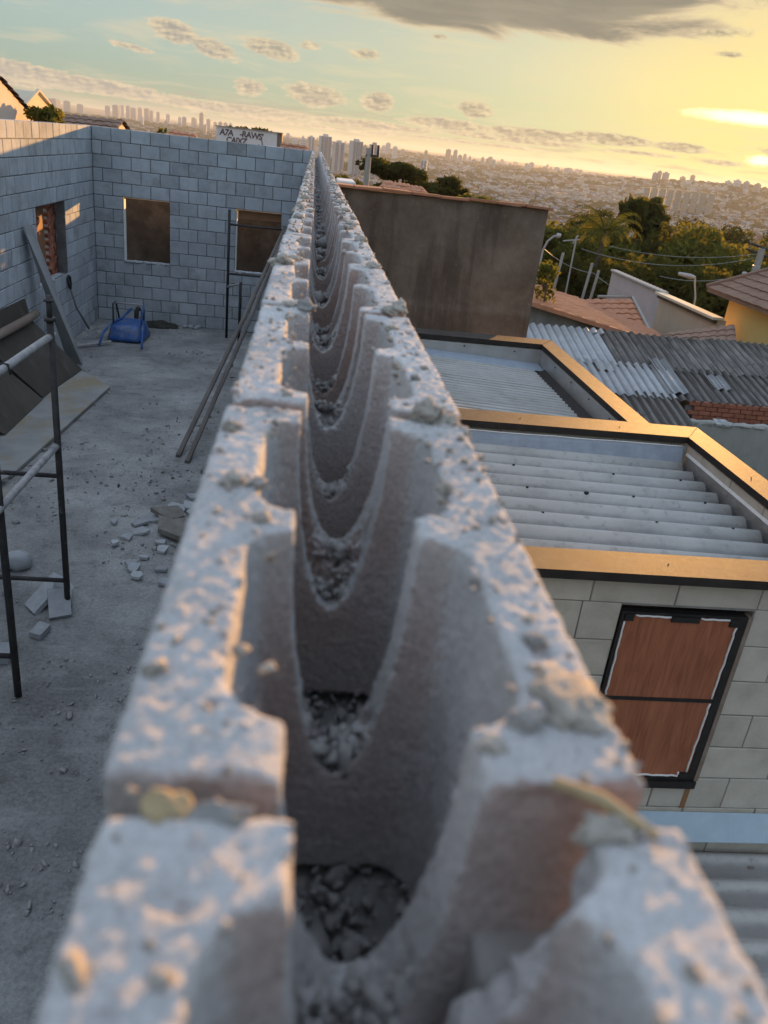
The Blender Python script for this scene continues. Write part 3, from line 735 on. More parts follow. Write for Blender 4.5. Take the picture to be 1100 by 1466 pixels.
for k in (-3, -2): put_block(variants[k % 4], k)
# mortar in the joints between the blocks, and what squeezed out
for k in range(-2, NB + 1):
    yj = J0 + k * PER
    mb = MB(); g = np.random.default_rng(300 + k)
    hi = .055 if -1 <= k <= 1 else .012
    for s in (-1, 1):
        x0, x1 = sorted((XC + s * .030, XC + s * (WW / 2 - .004)))
        mb.bbox(x0, x1, yj - .0095, yj + .0095, -.185, -hi - g.uniform(0, .004), .002)
    mb.build('mortar_joint', M_RUBBLE, wall)
LUMPS = [((-.012, .149, -.002), (.010, .006, .005)), ((.084, .146, .000), (.013, .006, .005)), ((.0905, .198, .0), (.014, .022, .007)), ((.073, .186, .001), (.007, .007, .006)),
         ((.079, .476, .005), (.013, .011, .012)), ((.091, .470, .0), (.012, .012, .008)), ((.100, .462, -.004), (.008, .010, .008)), ((-.036, .43, .001), (.007, .008, .005)), ((-.028, .352, .002), (.007, .009, .005)),
         ((-.017, .355, .0), (.006, .007, .004)), ((.095, .832, .003), (.013, .022, .012)), ((.085, .822, .001), (.014, .013, .007)), ((.002, .800, .002), (.013, .018, .009)), ((-.012, .806, .001), (.012, .012, .006)),
         ((-.035, 1.085, .003), (.018, .024, .011)), ((-.015, 1.13, .001), (.014, .02, .006)), ((.09, 1.14, .002), (.012, .02, .008)), ((.074, .362, .001), (.005, .006, .004)), ((.0865, .230, .001), (.005, .005, .003)),
         ((.061, .176, .0), (.006, .005, .004)), ((.071, .595, .002), (.004, .005, .004)), ((.083, .565, .002), (.005, .005, .004)), ((.0935, .60, .001), (.004, .005, .003)), ((.08, .74, .001), (.008, .012, .004))]
for i, (c, s) in enumerate(LUMPS):
    v, f = lump((0, 0, 0), tuple(.66 * q for q in s), 40 + i, 3, .8)
    o = link_mesh('mortar_lump', v + np.array(c), f, M_LUMP if i % 3 else M_RUBBLE, wall, True)
M_OCHRE = std('ochre_clay', [(.3, (.33, .24, .13)), (.7, (.50, .40, .25))], 60, .95, .4, 300, .002)
v, f = lump((0, 0, 0), (.006, .005, .004), 91, 3, .6); link_mesh('mortar_lump', v + np.array((-.026, .150, -.001)), f, M_OCHRE, wall, True)
MB().tube([(.074, .160, .002), (.084, .152, .004), (.096, .143, .001)], [.0016, .0021, .0013], 7).build('dry_twig', M_OCHRE, wall, True)
for k in range(3, NB, 1):
    for s in (-1, 1):
        if random.random() < .55:
            g = np.random.default_rng(k * 2 + s + 700)
            v, f = lump((XC + s * g.uniform(.04, .066), J0 + k * PER + g.uniform(-.02, .02), .001), (g.uniform(.008, .014), g.uniform(.010, .022), g.uniform(.004, .008)), k * 3 + s, 2, .7)
            link_mesh('mortar_lump', v, f, M_LUMP, wall, True)
# loose crumbs on top
n = 700
Yc = np.concatenate([rng.uniform(.02, 1.3, 420), rng.uniform(1.3, 9, n)]); Xc = np.where(rng.random(len(Yc)) < .5, rng.uniform(XC - .072, XC - .035, len(Yc)), rng.uniform(XC + .038, XC + .072, len(Yc)))
Sc = np.where(Yc < 1.3, rng.lognormal(-6.6, .45, len(Yc)), rng.lognormal(-5.9, .4, len(Yc)))
v, f = shards(np.stack([Xc, Yc, Sc * .3], 1), Sc, .7, 5)
tag(link_mesh('mortar_crumbs', v, f, M_LUMP, wall), kind='stuff')
# rubble lying on the knocked-out webs and at the bottom of the channel
P = []; S_ = []
for k in range(-1, NB + 1):
    y0 = J0 + .0065 + k * PER
    g = np.random.default_rng(k + 60)
    for (ya, yb, zz, n_) in ((y0 + .006, y0 + .020, -.109, 30), (y0 + .147, y0 + .167, -.128, 44), (y0 + BL - .020, y0 + BL - .006, -.118, 30), (y0 + .026, y0 + .145, -.194, 260), (y0 + .168, y0 + BL - .026, -.194, 260)):
        if k > 12: n_ //= 3
        hw = .015 if zz > -.15 else .040
        x = np.clip(g.normal(0, hw * .55, n_), -hw, hw)
        P.append(np.stack([XC + x, g.uniform(ya, yb, n_), zz + (x / hw) ** 2 * .004 + g.uniform(-.003, .006, n_)], 1))
        S_.append(g.lognormal(-6.05, .45, n_) * (2.2 if k > 12 else (1.3 if k > 4 else 1)))
P = np.concatenate(P); S_ = np.concatenate(S_)
v, f = shards(P, S_ * 1.15, .75, 9)
tag(link_mesh('channel_rubble', v, f, M_RUBBLE, wall), kind='stuff')
ys = np.arange(-.9, 14.33, .012); xs = np.linspace(-.047, .047, 12)
XX, YY = np.meshgrid(xs, ys, indexing='ij'); pp = np.stack([XX, YY, 0 * XX], -1).reshape(-1, 3)
ZZ = -.199 + .010 * fbm(pp, 18, 3, 77) + .004 * fbm(pp, 80, 2, 78)
V = np.stack([XC + pp[:, 0], pp[:, 1], ZZ], 1); ny_ = len(ys); i, j = np.meshgrid(np.arange(11), np.arange(ny_ - 1), indexing='ij')
F = np.stack([i * ny_ + j, (i + 1) * ny_ + j, (i + 1) * ny_ + j + 1, i * ny_ + j + 1], -1).reshape(-1, 4)
tag(link_mesh('channel_fill', V, F, M_RUBBLE, wall, True), kind='stuff')
# plain courses underneath
mb = MB()
for r_ in range(14):
    z1 = -.2 - r_ * .2; o_ = (r_ % 2) * .163
    for k in range(-4, 45):
        y0 = J0 + k * PER + o_
        if y0 + .3 > 14.34: continue
        mb.bbox(XC - WW / 2 + .001, XC + WW / 2 - .001, y0 + .006, y0 + PER - .006, z1 - .19, z1 - (.055 if r_ == 0 else 0), .004)
tag(mb.build('lower_course', M_BLOCK, wall), kind='stuff')
mb = MB(); mb.box(XC - WW / 2 + .008, XC + WW / 2 - .008, -1.1, 14.335, -6.3, -.245)
for x0, x1 in ((XC - WW / 2 + .003, XC - .047), (XC + .047, XC + WW / 2 - .003)): mb.box(x0, x1, -1.1, 14.33, -.2545 - .002, -.190)
mb.build('mortar_bed', M_MORTAR, wall)

# ================================================================== ROOM: floor, left wall, back wall
FZ = -3.0
xs = np.arange(-3.66, -.03, .035); ys = np.arange(-1.0, 14.4, .035)
XX, YY = np.meshgrid(xs, ys, indexing='ij'); pp = np.stack([XX, YY, 0 * XX], -1).reshape(-1, 3)
ZZ = FZ + .012 * fbm(pp, .9, 4, 5) + .008 * fbm(pp, 6, 3, 8)
V = np.stack([pp[:, 0], pp[:, 1], ZZ], 1); ny_ = len(ys); i, j = np.meshgrid(np.arange(len(xs) - 1), np.arange(ny_ - 1), indexing='ij')
F = np.stack([i * ny_ + j, (i + 1) * ny_ + j, (i + 1) * ny_ + j + 1, i * ny_ + j + 1], -1).reshape(-1, 4)
tag(link_mesh('floor', V, F, M_FLOOR, None, True), 'dusty grey cement floor of the roofless room', kind='structure')
# grit over the floor
n = 5200
x = rng.uniform(-3.4, -.1, n); y = 2.5 + 11.5 * rng.random(n) ** 1.3
dens = fbm(np.stack([x, y, 0 * x], 1), 1.1, 3, 21); keep = dens > .02
x, y = x[keep], y[keep]
s = rng.lognormal(-5.0, .6, len(x))
v, f = shards(np.stack([x, y, FZ + s * .25 + .003], 1), s, .5, 31)
tag(link_mesh('floor_grit', v, f, M_RUBBLE), 'loose crumbs of mortar scattered over the dusty floor', kind='stuff')

BV = []
for q in range(6):
    mb = MB(); mb.bbox(-.145, .145, -.07, .07, -.095, .095, .005)
    vv_ = np.array(mb.v); vv_ += .0022 * np.stack([vnoise(vv_, 9, q * 3 + c) for c in range(3)], 1)
    me = bpy.data.meshes.new('block'); me.from_pydata(vv_.tolist(), [], mb.f); me.materials.append(M_BLOCK); BV.append(me)
def row_spans(u0, u1, z, ops):
    sp = [(u0, u1)]
    for a, b, za, zb in ops:
        if za < z < zb:
            ns = []
            for s0, s1 in sp:
                if b <= s0 or a >= s1: ns.append((s0, s1)); continue
                if a - s0 > .02: ns.append((s0, a))
                if s1 - b > .02: ns.append((b, s1))
            sp = ns
    return sp
def lay(root, u0, u1, z_top, rows, ops, to_world, rotz, bl, bh, meshes, nominal, seed, vis=lambda u, z: True, joint=.010, jit=.0025):
    g = random.Random(seed); rest = []; cnt = 0
    for r_ in range(rows):
        zc = z_top - (r_ + .5) * bh
        for s0, s1 in row_spans(u0, u1, zc, ops):
            cuts = [s0]; k = math.floor((s0 - u0) / bl) ; off = (r_ % 2) * bl / 2
            c = u0 + off + (k - 1) * bl
            while c < s1:
                if c > cuts[-1] + .06 and c < s1 - .06: cuts.append(c)
                c += bl
            cuts.append(s1)
            for a, b in zip(cuts[:-1], cuts[1:]):
                w = b - a - joint
                if w < .03: continue
                uc = (a + b) / 2
                if not vis(uc, zc): rest.append((uc, zc, w)); continue
                o = bpy.data.objects.new('block', meshes[g.randrange(len(meshes))]); COL.objects.link(o); o.parent = root
                p = Vector(to_world(uc, zc, g.uniform(-jit, jit))) - root.location
                o.location = p; o.rotation_euler = (0, g.uniform(-.006, .006), rotz + g.uniform(-.004, .004))
                o.scale = (w / nominal[0], 1, (bh - joint + g.uniform(-.003, .002)) / nominal[1]); cnt += 1
    return rest
# ---- back wall (faces the viewer at y = 14.2)
YB = 14.2
W1 = (-3.03, -2.29, -2.0, -1.03); W2 = (-1.217, -.48, -2.0, -1.03)
bwall = thing('block_wall', 'grey block wall across the far end of the room with two square window openings', 'wall', (-1.8, YB + .07, FZ))
lay(bwall, -3.487, -.046, 0.0, 15, [W1, W2], lambda u, z, j: (u, YB + .07 + j, z), 0, .3, .2, BV, (.29, .19), 3)
mb = MB()
for r_ in range(15):
    z1 = -r_ * .2 - (.006 if r_ == 0 else 0); zc = -(r_ + .5) * .2
    for a, b in row_spans(-3.487, -.046, zc, [W1, W2]): mb.box(a + .004, b - .004, YB + .008, YB + .132, -(r_ + 1) * .2, z1)
mb.build('mortar_bed', M_MORTAR, bwall)
# ragged cement on the sills
for wn in (W1, W2):
    mb = MB()
    for q in range(16):
        a = wn[0] + (wn[1] - wn[0]) * q / 16; v, f = lump((a + .025, YB + .03 + random.uniform(-.02, .03), wn[2] + .0), (.04, .05, .02), q + 5, 2, .5); mb.add(v, f)
    mb.build('sill_mortar', M_CHIP, bwall)
    mb = MB(); mb.bbox(wn[0], wn[0] + .016, YB + .002, YB + .138, wn[2] + .01, wn[3] - .004, .003); mb.build('jamb_sun_strip', M_WHITE, bwall)  # white strip stands in for sunlight on the left jamb
mb = MB(); mb.bbox(W2[0] + .02, W2[1], YB + .09, YB + .12, -1.15, -1.032, .003); mb.build('lintel_board', M_OBOARD, bwall)
# ---- left wall (faces +x at x = -3.49)
XL = -3.49
OL = (11.24, 12.56, -2.0, -1.0)
lwall = thing('block_wall', 'grey block wall along the left with its top two courses in orange sunlight', 'wall', (XL - .07, 9, FZ))
rest = lay(lwall, -1.0, 14.34, 0.0, 15, [OL], lambda u, z, j: (XL - .07 + j, u, z), math.pi / 2, .3, .2, BV, (.29, .19), 4, vis=lambda u, z: u > 8.0 + (-z) * .35)
mb = MB()
for uc, zc, w in rest: mb.bbox(XL - .14, XL, uc - w / 2, uc + w / 2, zc - .095, zc + .095, .005)
if rest: tag(mb.build('blockwork', M_BLOCK, lwall), kind='stuff')
mb = MB()
for r_ in range(15):
    zc = -(r_ + .5) * .2
    for a, b in row_spans(-1.0, 14.335, zc, [OL]): mb.box(XL - .132, XL - .008, a, b, -(r_ + 1) * .2, -r_ * .2 - (.006 if r_ == 0 else 0))
mb.build('mortar_bed', M_MORTAR, lwall)
mb = MB()
for q in range(22):
    v, f = lump((XL - .06 + random.uniform(-.03, .04), 11.3 + q * .05, -2.0), (.05, .04, .02), q + 45, 2, .5); mb.add(v, f)
mb.build('sill_mortar', M_CHIP, lwall)
# neighbour's clay brick piers and the brown board in the opening
for (ya, yb, lab) in ((11.46, 11.90, 'zigzag red clay brick pier at the near side of the left opening'), (12.27, 12.66, 'zigzag red clay brick pier at the far side of the left opening')):
    pr = thing('brick_pier', lab, 'brick pier', (XL - .26, (ya + yb) / 2, FZ), 'clay brick piers outside the left opening')
    mb = MB(); mb.box(XL - .36, XL - .180, ya + .02, yb - .02, FZ, -.93); mb.build('mortar_core', M_PALEM, pr)
    b0 = None
    for r_ in range(22):
        z0 = -3.0 + r_ * .095
        for c in range(2):
            if z0 < -2.15: continue
            yy = ya + (c + .5) * (yb - ya) / 2
            if b0 is None:
                m1 = MB().bbox(-.11, .11, -.095, .095, -.036, .036, .004)
                me = bpy.data.meshes.new('brick'); me.from_pydata(m1.v, [], m1.f); me.materials.append(M_CLAY); b0 = me
            o = bpy.data.objects.new('brick', b0); COL.objects.link(o); o.parent = pr
            o.location = Vector((XL - .275 + (.014 if (r_ + c) % 2 else -.006), yy, z0 + .04)) - pr.location
            o.rotation_euler = (R(26), 0, R(3 * ((r_ % 3) - 1)))
brd = MB().bbox(XL - .24, XL - .21, 11.92, 12.25, FZ, -.95, .004).build('brown_board', M_OBOARD)
tag(brd, 'brown wooden board standing between the red brick piers in the left opening', 'board')

# earth coloured wall just outside the back openings
sw = thing('plaster_wall', 'rough brown plastered wall seen through the two window openings of the far wall', 'wall', (-1.7, 15.35, -6.3))
ux = np.linspace(-4.6, 1.2, 120); uz = np.linspace(-6.4, -1.10, 110)
XX, ZZ = np.meshgrid(ux, uz, indexing='ij'); pp = np.stack([XX, 0 * XX, ZZ], -1).reshape(-1, 3)
yf = 15.25 + .03 * fbm(pp, 2.2, 4, 91)
V = np.stack([pp[:, 0], yf, pp[:, 2]], 1); nz2 = len(uz); i, j = np.meshgrid(np.arange(len(ux) - 1), np.arange(nz2 - 1), indexing='ij')
F = np.stack([i * nz2 + j, (i + 1) * nz2 + j, (i + 1) * nz2 + j + 1, i * nz2 + j + 1], -1).reshape(-1, 4)
link_mesh('render_coat', V, F, M_SOILW, sw, True)
MB().box(-4.6, 1.2, 15.30, 15.45, -6.4, -1.10).build('wall_core', M_SOILW, sw)

# ================================================================== THINGS IN THE ROOM
# leaning grey plank
pl = slab([(-3.20, 11.26, -2.985), (-2.98, 11.15, -2.985), (-3.445, 10.85, -1.18), (-3.452, 10.60, -1.165)], .03).build('plank', M_PLANK)
tag(pl, 'long grey plank leaning against the left wall next to the opening', 'plank')
# shovel
sh = thing('shovel', 'shovel with a black D-grip leaning in the far left corner', 'shovel', (-3.25, 12.75, FZ))
MB().tube([(-3.455, 12.50, -2.22), (-3.40, 12.56, -2.5), (-3.27, 12.72, -2.84)], .015, 8).build('handle', M_POLE, sh, True)
MB().tube([(-3.455, 12.50, -2.22), (-3.462, 12.44, -2.16), (-3.47, 12.435, -2.06), (-3.472, 12.50, -2.03), (-3.47, 12.565, -2.06), (-3.462, 12.56, -2.16), (-3.455, 12.50, -2.22)], .016, 8).build('grip', M_BLACK, sh, True)
bl_ = MB()
bl_.hexa([(-3.33, 12.62, -2.86), (-3.20, 12.74, -2.86), (-3.10, 12.86, -2.975), (-3.22, 12.70, -2.985), (-3.33, 12.62, -2.852), (-3.20, 12.74, -2.852), (-3.10, 12.86, -2.967), (-3.22, 12.70, -2.977)])
bl_.build('blade', M_GREYST, sh)
# scraps by the corner
for nm, cs, t, lab in (('board_scrap', [(-3.42, 11.55, -2.99), (-3.25, 11.75, -2.99), (-3.40, 11.95, -2.62), (-3.455, 11.72, -2.58)], .02, 'tan board scrap propped on the left wall behind the long plank'),
                       ('plank_offcut', [(-3.30, 11.35, -2.99), (-3.16, 11.62, -2.99), (-3.36, 11.60, -2.55), (-3.45, 11.38, -2.52)], .02, 'pale offcut propped on the left wall beside the foot of the plank')):
    tag(slab(cs, t).build(nm, M_FORM if 'tan' in lab else M_PLANK), lab, 'board')
tag(MB().tube([(-3.30, 12.1, -2.97), (-3.02, 12.35, -2.955), (-2.9, 12.5, -2.955)], .02, 6).build('pale_stick', M_GREYST), 'short pale stick lying on the floor before the shovel', 'stick')
# wheelbarrow upside down
wb = thing('wheelbarrow', 'blue wheelbarrow lying upside down on the floor in front of the far wall', 'wheelbarrow', (-2.72, 13.0, FZ))
def tray():
    prof = [(0.0, .31, .40), (.03, .335, .43), (.06, .32, .41), (.15, .295, .385), (.205, .275, .36), (.232, .24, .32), (.24, .15, .2), (.242, 0.0, 0.0)]
    V = []; F = []; n = 28
    for z, a, b in prof:
        for k in range(n):
            t = 2 * math.pi * k / n; c, s_ = math.cos(t), math.sin(t); p = .42
            V.append((-2.735 + .86 * a * math.copysign(abs(c) ** p, c), 13.04 + .9 * b * math.copysign(abs(s_) ** p, s_), FZ + .015 + z))
    for i in range(len(prof) - 1):
        for k in range(n): F.append((i * n + k, i * n + (k + 1) % n, (i + 1) * n + (k + 1) % n, (i + 1) * n + k))
    return link_mesh('tray', V, F, M_BLUE, wb, True)
tray()
for s_ in (-1, 1):
    x0 = -2.71
    MB().tube([(x0 + s_ * .10, 13.62, -2.66), (x0 + s_ * .17, 13.2, -2.735), (x0 + s_ * .24, 12.75, -2.73), (x0 + s_ * .29, 12.45, -2.82), (x0 + s_ * .31, 12.28, -2.97)], .018, 8).build('handle', M_BLUE, wb, True)
    MB().tube([(x0 + s_ * .21, 12.80, -2.73), (x0 + s_ * .23, 12.9, -2.46), (x0 + s_ * .21, 13.0, -2.44), (x0 + s_ * .19, 13.12, -2.73)], .014, 8).build('leg', M_DARKST if s_ < 0 else M_BLUE, wb, True)
MB().tube([(-2.92, 12.95, -2.45), (-2.5, 12.95, -2.45)], .012, 6).build('leg_brace', M_GREYST, wb, True)
tor = MB(); N1, N2 = 24, 8
for a in range(N1):
    for b in range(N2):
        t, u = 2 * math.pi * a / N1, 2 * math.pi * b / N2; rr = .14 + .035 * math.cos(u)
        tor.v.append((-2.71 + .035 * math.sin(u), 13.62 + rr * math.cos(t), -2.79 + rr * math.sin(t)))
for a in range(N1):
    for b in range(N2):
        tor.f.append((a * N2 + b, ((a + 1) % N1) * N2 + b, ((a + 1) % N1) * N2 + (b + 1) % N2, a * N2 + (b + 1) % N2)); tor.mi.append(0)
wh = tor.build('wheel', M_RUBBER, wb, True)
MB().tube([(-2.745, 13.62, -2.79), (-2.675, 13.62, -2.79)], .105, 18).build('rim', M_GREYST, wh, True)
# damp sand heap and crumbs by the far wall
v, f = lump((0, 0, 0), (.30, .15, .09), 71, 3, .4)
tag(link_mesh('sand_heap', v + np.array((-2.42, 14.02, FZ + .005)), f, M_SAND, None, True), 'small heap of dark damp sand at the foot of the far wall', 'sand heap')
for i, (x, y, s) in enumerate([(-2.02, 14.06, .05), (-1.93, 14.08, .06), (-1.83, 14.02, .045), (-1.80, 14.10, .055), (-2.12, 14.0, .035)]):
    v, f = stones(np.array([[x, y, FZ + s * .5]]), [s], .8, 50 + i)
    tag(link_mesh('rubble_lump', v, f, M_CHIP), ('third', 'fourth', 'sixth', 'fifth', 'first')[i] + ' small pale lump right of the dark sand heap', 'rubble lump', 'pale lumps beside the sand heap')
# dark panels and wooden pole leaning on the left wall
tag(slab([(-2.98, 9.52, -2.985), (-2.93, 10.95, -2.985), (-3.40, 10.42, -2.22), (-3.40, 8.92, -2.22)], .025).build('plywood_panel', M_PANEL), 'dark plywood panel leaning on the left wall, the far one with pale scuffs', 'panel')
tag(slab([(-2.97, 8.2, -2.985), (-2.97, 9.47, -2.985), (-3.40, 8.87, -2.26), (-3.40, 7.5, -2.26)], .025).build('plywood_panel', M_PANEL), 'dark plywood panel at the left edge, nearest to the viewer', 'panel')
tag(slab([(-3.35, 8.9, -2.985), (-3.30, 10.6, -2.985), (-3.472, 10.55, -2.02), (-3.472, 8.7, -1.98)], .02).build('plywood_panel', M_PANEL), 'dark plywood panel standing behind the round wooden pole on the left wall', 'panel')
tag(MB().tube([(-3.33, 7.6, -2.17), (-3.36, 9.0, -2.175), (-3.33, 10.0, -2.185), (-3.345, 10.55, -2.19)], [.055, .05, .055, .045], 10).build('wooden_pole', M_TIMBER, None, True), 'round wooden pole resting on top of the dark panels', 'pole')
# form boards on the floor
tag(slab([(-3.24, 7.25, -2.955), (-2.60, 7.15, -2.955), (-2.39, 10.17, -2.955), (-2.89, 10.79, -2.955)], .03).build('form_board', M_FORM), 'wide grey formwork board with yellow stains lying on the floor at the left', 'board')
tag(slab([(-3.30, 6.45, -2.925), (-2.78, 6.55, -2.925), (-2.58, 7.06, -2.925), (-3.15, 7.38, -2.925)], .02).build('form_board', M_FORM), 'small pale board overlapping the near end of the stained formwork board', 'board')
tag(slab([(-2.95, 6.0, -2.96), (-2.45, 6.75, -2.96), (-2.50, 6.9, -2.955), (-3.1, 6.3, -2.955)], .02).build('form_board', M_FORM), 'narrow pale strip of board lying on the floor behind the scaffold', 'board')
# scaffolds
def frame(label, x0, x1, y, zt, rungs, group=None):
    t = thing('scaffold', label, 'scaffold', (x0, y, FZ), group)
    for x in (x0, x1):
        MB().tube([(x, y, FZ), (x, y, zt)], .0215, 10).build('post', M_DARKST, t, True)
        sp = MB().tube([(x, y, zt), (x, y, zt + .14)], .0165, 10)
        sp.tube([(x, y, zt - .01), (x, y, zt + .012)], .034, 12); sp.tube([(x, y, zt + .105), (x, y, zt + .118)], .028, 12)
        sp.build('spigot', M_DARKST, t, True)
    for z in rungs: MB().tube([(x0, y, z), (x1, y, z)], .016, 8).build('rung', M_DARKST, t, True)
    return t
frame('dark steel scaffold frame whose right post stands by the broken block pieces', -1.5, -2.55, 4.96, -.98, (-1.99, -2.765), 'scaffold frames at the left')
fr2 = frame('dark steel scaffold frame nearest the viewer, cement splashed, at the left edge', -1.527, -2.58, 4.0, -.98, (-1.9, -2.72), 'scaffold frames at the left')
for z, lab in ((-1.085, 'grey cement splashed pipe joining the two scaffold frames at their tops'), (-1.78, 'grey cement splashed pipe joining the two scaffold frames lower down')):
    t = thing('scaffold_pipe', lab, 'pipe', (-1.5, 4.5, z))
    MB().tube([(-1.505, 5.02, z), (-1.515, 4.5, z), (-1.53, 3.6, z)], .022, 10).build('pipe', M_GREYST, t, True)
    if z > -1.5:
        MB().tube([(-1.55, 4.22, z + .0), (-1.53, 4.22, z + .026), (-1.50, 4.22, z + .022), (-1.487, 4.21, z - .03)], .006, 6).build('hook', M_DARKST, t, True)
bs = thing('scaffold', 'black scaffold frame standing in front of the right window opening of the far wall', 'scaffold', (-1.25, 13.6, FZ))
for x, y, zt in ((-1.27, 13.6, -.97), (-.20, 13.6, -.97), (-1.02, 13.05, -1.98)):
    MB().tube([(x, y, FZ), (x, y, zt)], .0215, 8).build('post', M_BLACK, bs, True)
for z in (-1.19, -1.95): MB().tube([(-1.27, 13.6, z), (-.20, 13.6, z)], .016, 8).build('rung', M_DARKST, bs, True)
MB().tube([(-1.27, 13.6, -2.16), (-1.02, 13.05, -2.0)], .02, 8).build('brace', M_GREYST, bs, True)
# two long timbers leaning on that frame
tag(MB().tube([(-1.213, 8.0, -2.985), (-.80, 10.9, -2.10), (-.40, 13.63, -1.17)], .027, 6).build('timber_pole', M_POLE), 'long thin timber leaning along the channel wall, the left one of two', 'timber', 'long timbers beside the channel wall')
tag(MB().tube([(-1.10, 7.85, -2.985), (-.72, 10.7, -2.10), (-.36, 13.63, -1.17)], .027, 6).build('timber_pole', M_POLE), 'long thin timber leaning along the channel wall, the right one of two', 'timber', 'long timbers beside the channel wall')
tag(MB().hexa([(-.93, 7.6, FZ + .004), (-.86, 7.55, FZ + .004), (-.55, 9.2, FZ + .004), (-.62, 9.2, FZ + .004), (-.93, 7.6, FZ + .04), (-.86, 7.55, FZ + .04), (-.55, 9.2, FZ + .04), (-.62, 9.2, FZ + .04)]).build('timber_batten', M_POLE), 'short dark batten on the floor tight against the channel wall', 'timber')
# broken pieces: slab heap
def plate(cx, cy, z, rad, t, seed, tilt=(0, 0), n=7):
    g = random.Random(seed); pts = []
    for k in range(n):
        a = 2 * math.pi * k / n + g.uniform(-.42, .42); rr = rad * g.uniform(.5, 1.35); x, y = rr * math.cos(a), rr * .8 * math.sin(a)
        pts.append((cx + x, cy + y, z + tilt[0] * x + tilt[1] * y))
    m = MB(); b = [(p[0], p[1], p[2] - t) for p in pts]; m.v = pts + b
    m.f = [tuple(range(n)), tuple(range(2 * n - 1, n - 1, -1))] + [(k, n + k, n + (k + 1) % n, (k + 1) % n) for k in range(n)]; m.mi = [0] * len(m.f)
    return m
plates = [(-.95, 6.20, .10, .22, .045, M_SLAB, 'large brown broken slab on top of the rubble heap'), (-1.02, 6.48, .085, .17, .04, M_SLAB, 'second brown broken slab at the back of the rubble heap'),
          (-.80, 6.45, .07, .13, .035, M_SLAB, 'brown broken slab at the right of the rubble heap by the channel wall')]
for i, (x, y, z, r_, t, m_, lab) in enumerate(plates):
    tag(plate(x, y, FZ + z, r_, t, i + 3, (.12 * (-1) ** i, .18)).build('slab_piece', m_), lab, 'slab piece')
chips = [(-1.22, 6.48, .10), (-1.14, 6.62, .085), (-1.02, 6.66, .10), (-.92, 6.75, .08), (-.86, 6.62, .09), (-1.28, 6.36, .07), (-1.25, 6.20, .065), (-1.05, 6.02, .06), (-1.02, 5.90, .065), (-.82, 6.30, .09), (-.93, 7.0, .07),
         (-1.21, 5.62, .055), (-1.17, 5.55, .085), (-1.13, 5.44, .05), (-.98, 5.58, .06), (-.90, 5.40, .08), (-1.33, 6.08, .05), (-1.5, 6.35, .04), (-1.40, 5.95, .05), (-1.13, 5.75, .04)]
CHIP_LABELS = ['chip at the left rear of the brown slabs', 'chip behind the left rear of the slab heap', 'pale chip at the back middle of the slab heap', 'farthest pale chip behind the slab heap', 'pale chip at the right rear of the slab heap', 'chip left of the brown slabs', 'lowest chip at the left tip of the slab heap', 'flat chip in front of the big brown slab', 'chip below the front corner of the big slab', 'chip between the big brown slab and the channel wall', 'lone chip well behind the slab heap', 'small chip left of the bigger one before the heap', 'biggest of the chips lying before the slab heap', 'front chip of the cluster before the slab heap', 'stick-like chip between heap and channel wall', 'chip nearest the viewer beside the channel wall', 'lone chip far left of the slab heap', 'chip alone on the floor left of the heap', 'small chip left of the front cluster', 'chip just above the front cluster']
for i, (x, y, s) in enumerate(chips):
    tag(plate(x, y, FZ + .028 + .02 * random.random(), s, .022, i + 30, (random.uniform(-.25, .25), random.uniform(-.1, .35)), 6).build('block_chip', M_CHIP), CHIP_LABELS[i], 'block chip', 'chips around the brown slab heap')
# broken block fragments by the scaffold
bf = MB()
for q in range(9):
    t = q / 8 * 1.9 - .2; bf.v += [(-1.60 + .14 * math.cos(t), 5.02 + .10 * math.sin(t) - .05, FZ + .17), (-1.60 + .11 * math.cos(t), 5.02 + .08 * math.sin(t) - .05, FZ + .17), (-1.63 + .15 * math.cos(t), 4.98 + .11 * math.sin(t), FZ + .01), (-1.63 + .12 * math.cos(t), 4.98 + .09 * math.sin(t), FZ + .01)]
for q in range(8):
    a = q * 4; b = a + 4
    bf.f += [(a, b, b + 1, a + 1), (a + 2, a + 3, b + 3, b + 2), (a, a + 2, b + 2, b), (a + 1, b + 1, b + 3, a + 3)]; bf.mi += [0] * 4
bf.f += [(0, 1, 3, 2), (32, 34, 35, 33)]; bf.mi += [0, 0]
tag(bf.build('block_fragment', M_CHIP, None, True), 'curved shell of a broken pale block leaning by the scaffold post', 'block fragment')
tag(slab([(-1.80, 4.98, FZ + .02), (-1.70, 4.86, FZ + .02), (-1.56, 5.14, FZ + .15), (-1.66, 5.20, FZ + .16)], .035).build('block_fragment', M_CHIP), 'narrow broken piece of pale block behind the curved shell', 'block fragment')
tag(slab([(-1.58, 4.80, FZ + .03), (-1.45, 4.86, FZ + .03), (-1.50, 5.02, FZ + .14), (-1.64, 4.98, FZ + .15)], .03).build('block_fragment', M_CHIP), 'flat broken block face resting against the foot of the scaffold post', 'block fragment')
tag(slab([(-1.65, 4.60, FZ + .045), (-1.57, 4.57, FZ + .045), (-1.54, 4.69, FZ + .05), (-1.62, 4.73, FZ + .05)], .04).build('block_fragment', M_CHIP), 'small square block piece alone on the floor below the scaffold', 'block fragment')
v, f = stones(np.array([[-2.0, 5.50, FZ + .06]]), [.13], .8, 88)
tag(link_mesh('block_fragment', v, f, M_CHIP, None, False), 'angular broken block behind the near scaffold post', 'block fragment')
tag(slab([(-1.84, 4.28, FZ + .05), (-1.68, 4.30, FZ + .05), (-1.68, 4.46, FZ + .06), (-1.86, 4.44, FZ + .06)], .05).build('block_fragment', M_CHIP), 'pale block piece at the left edge beside the near scaffold post', 'block fragment')

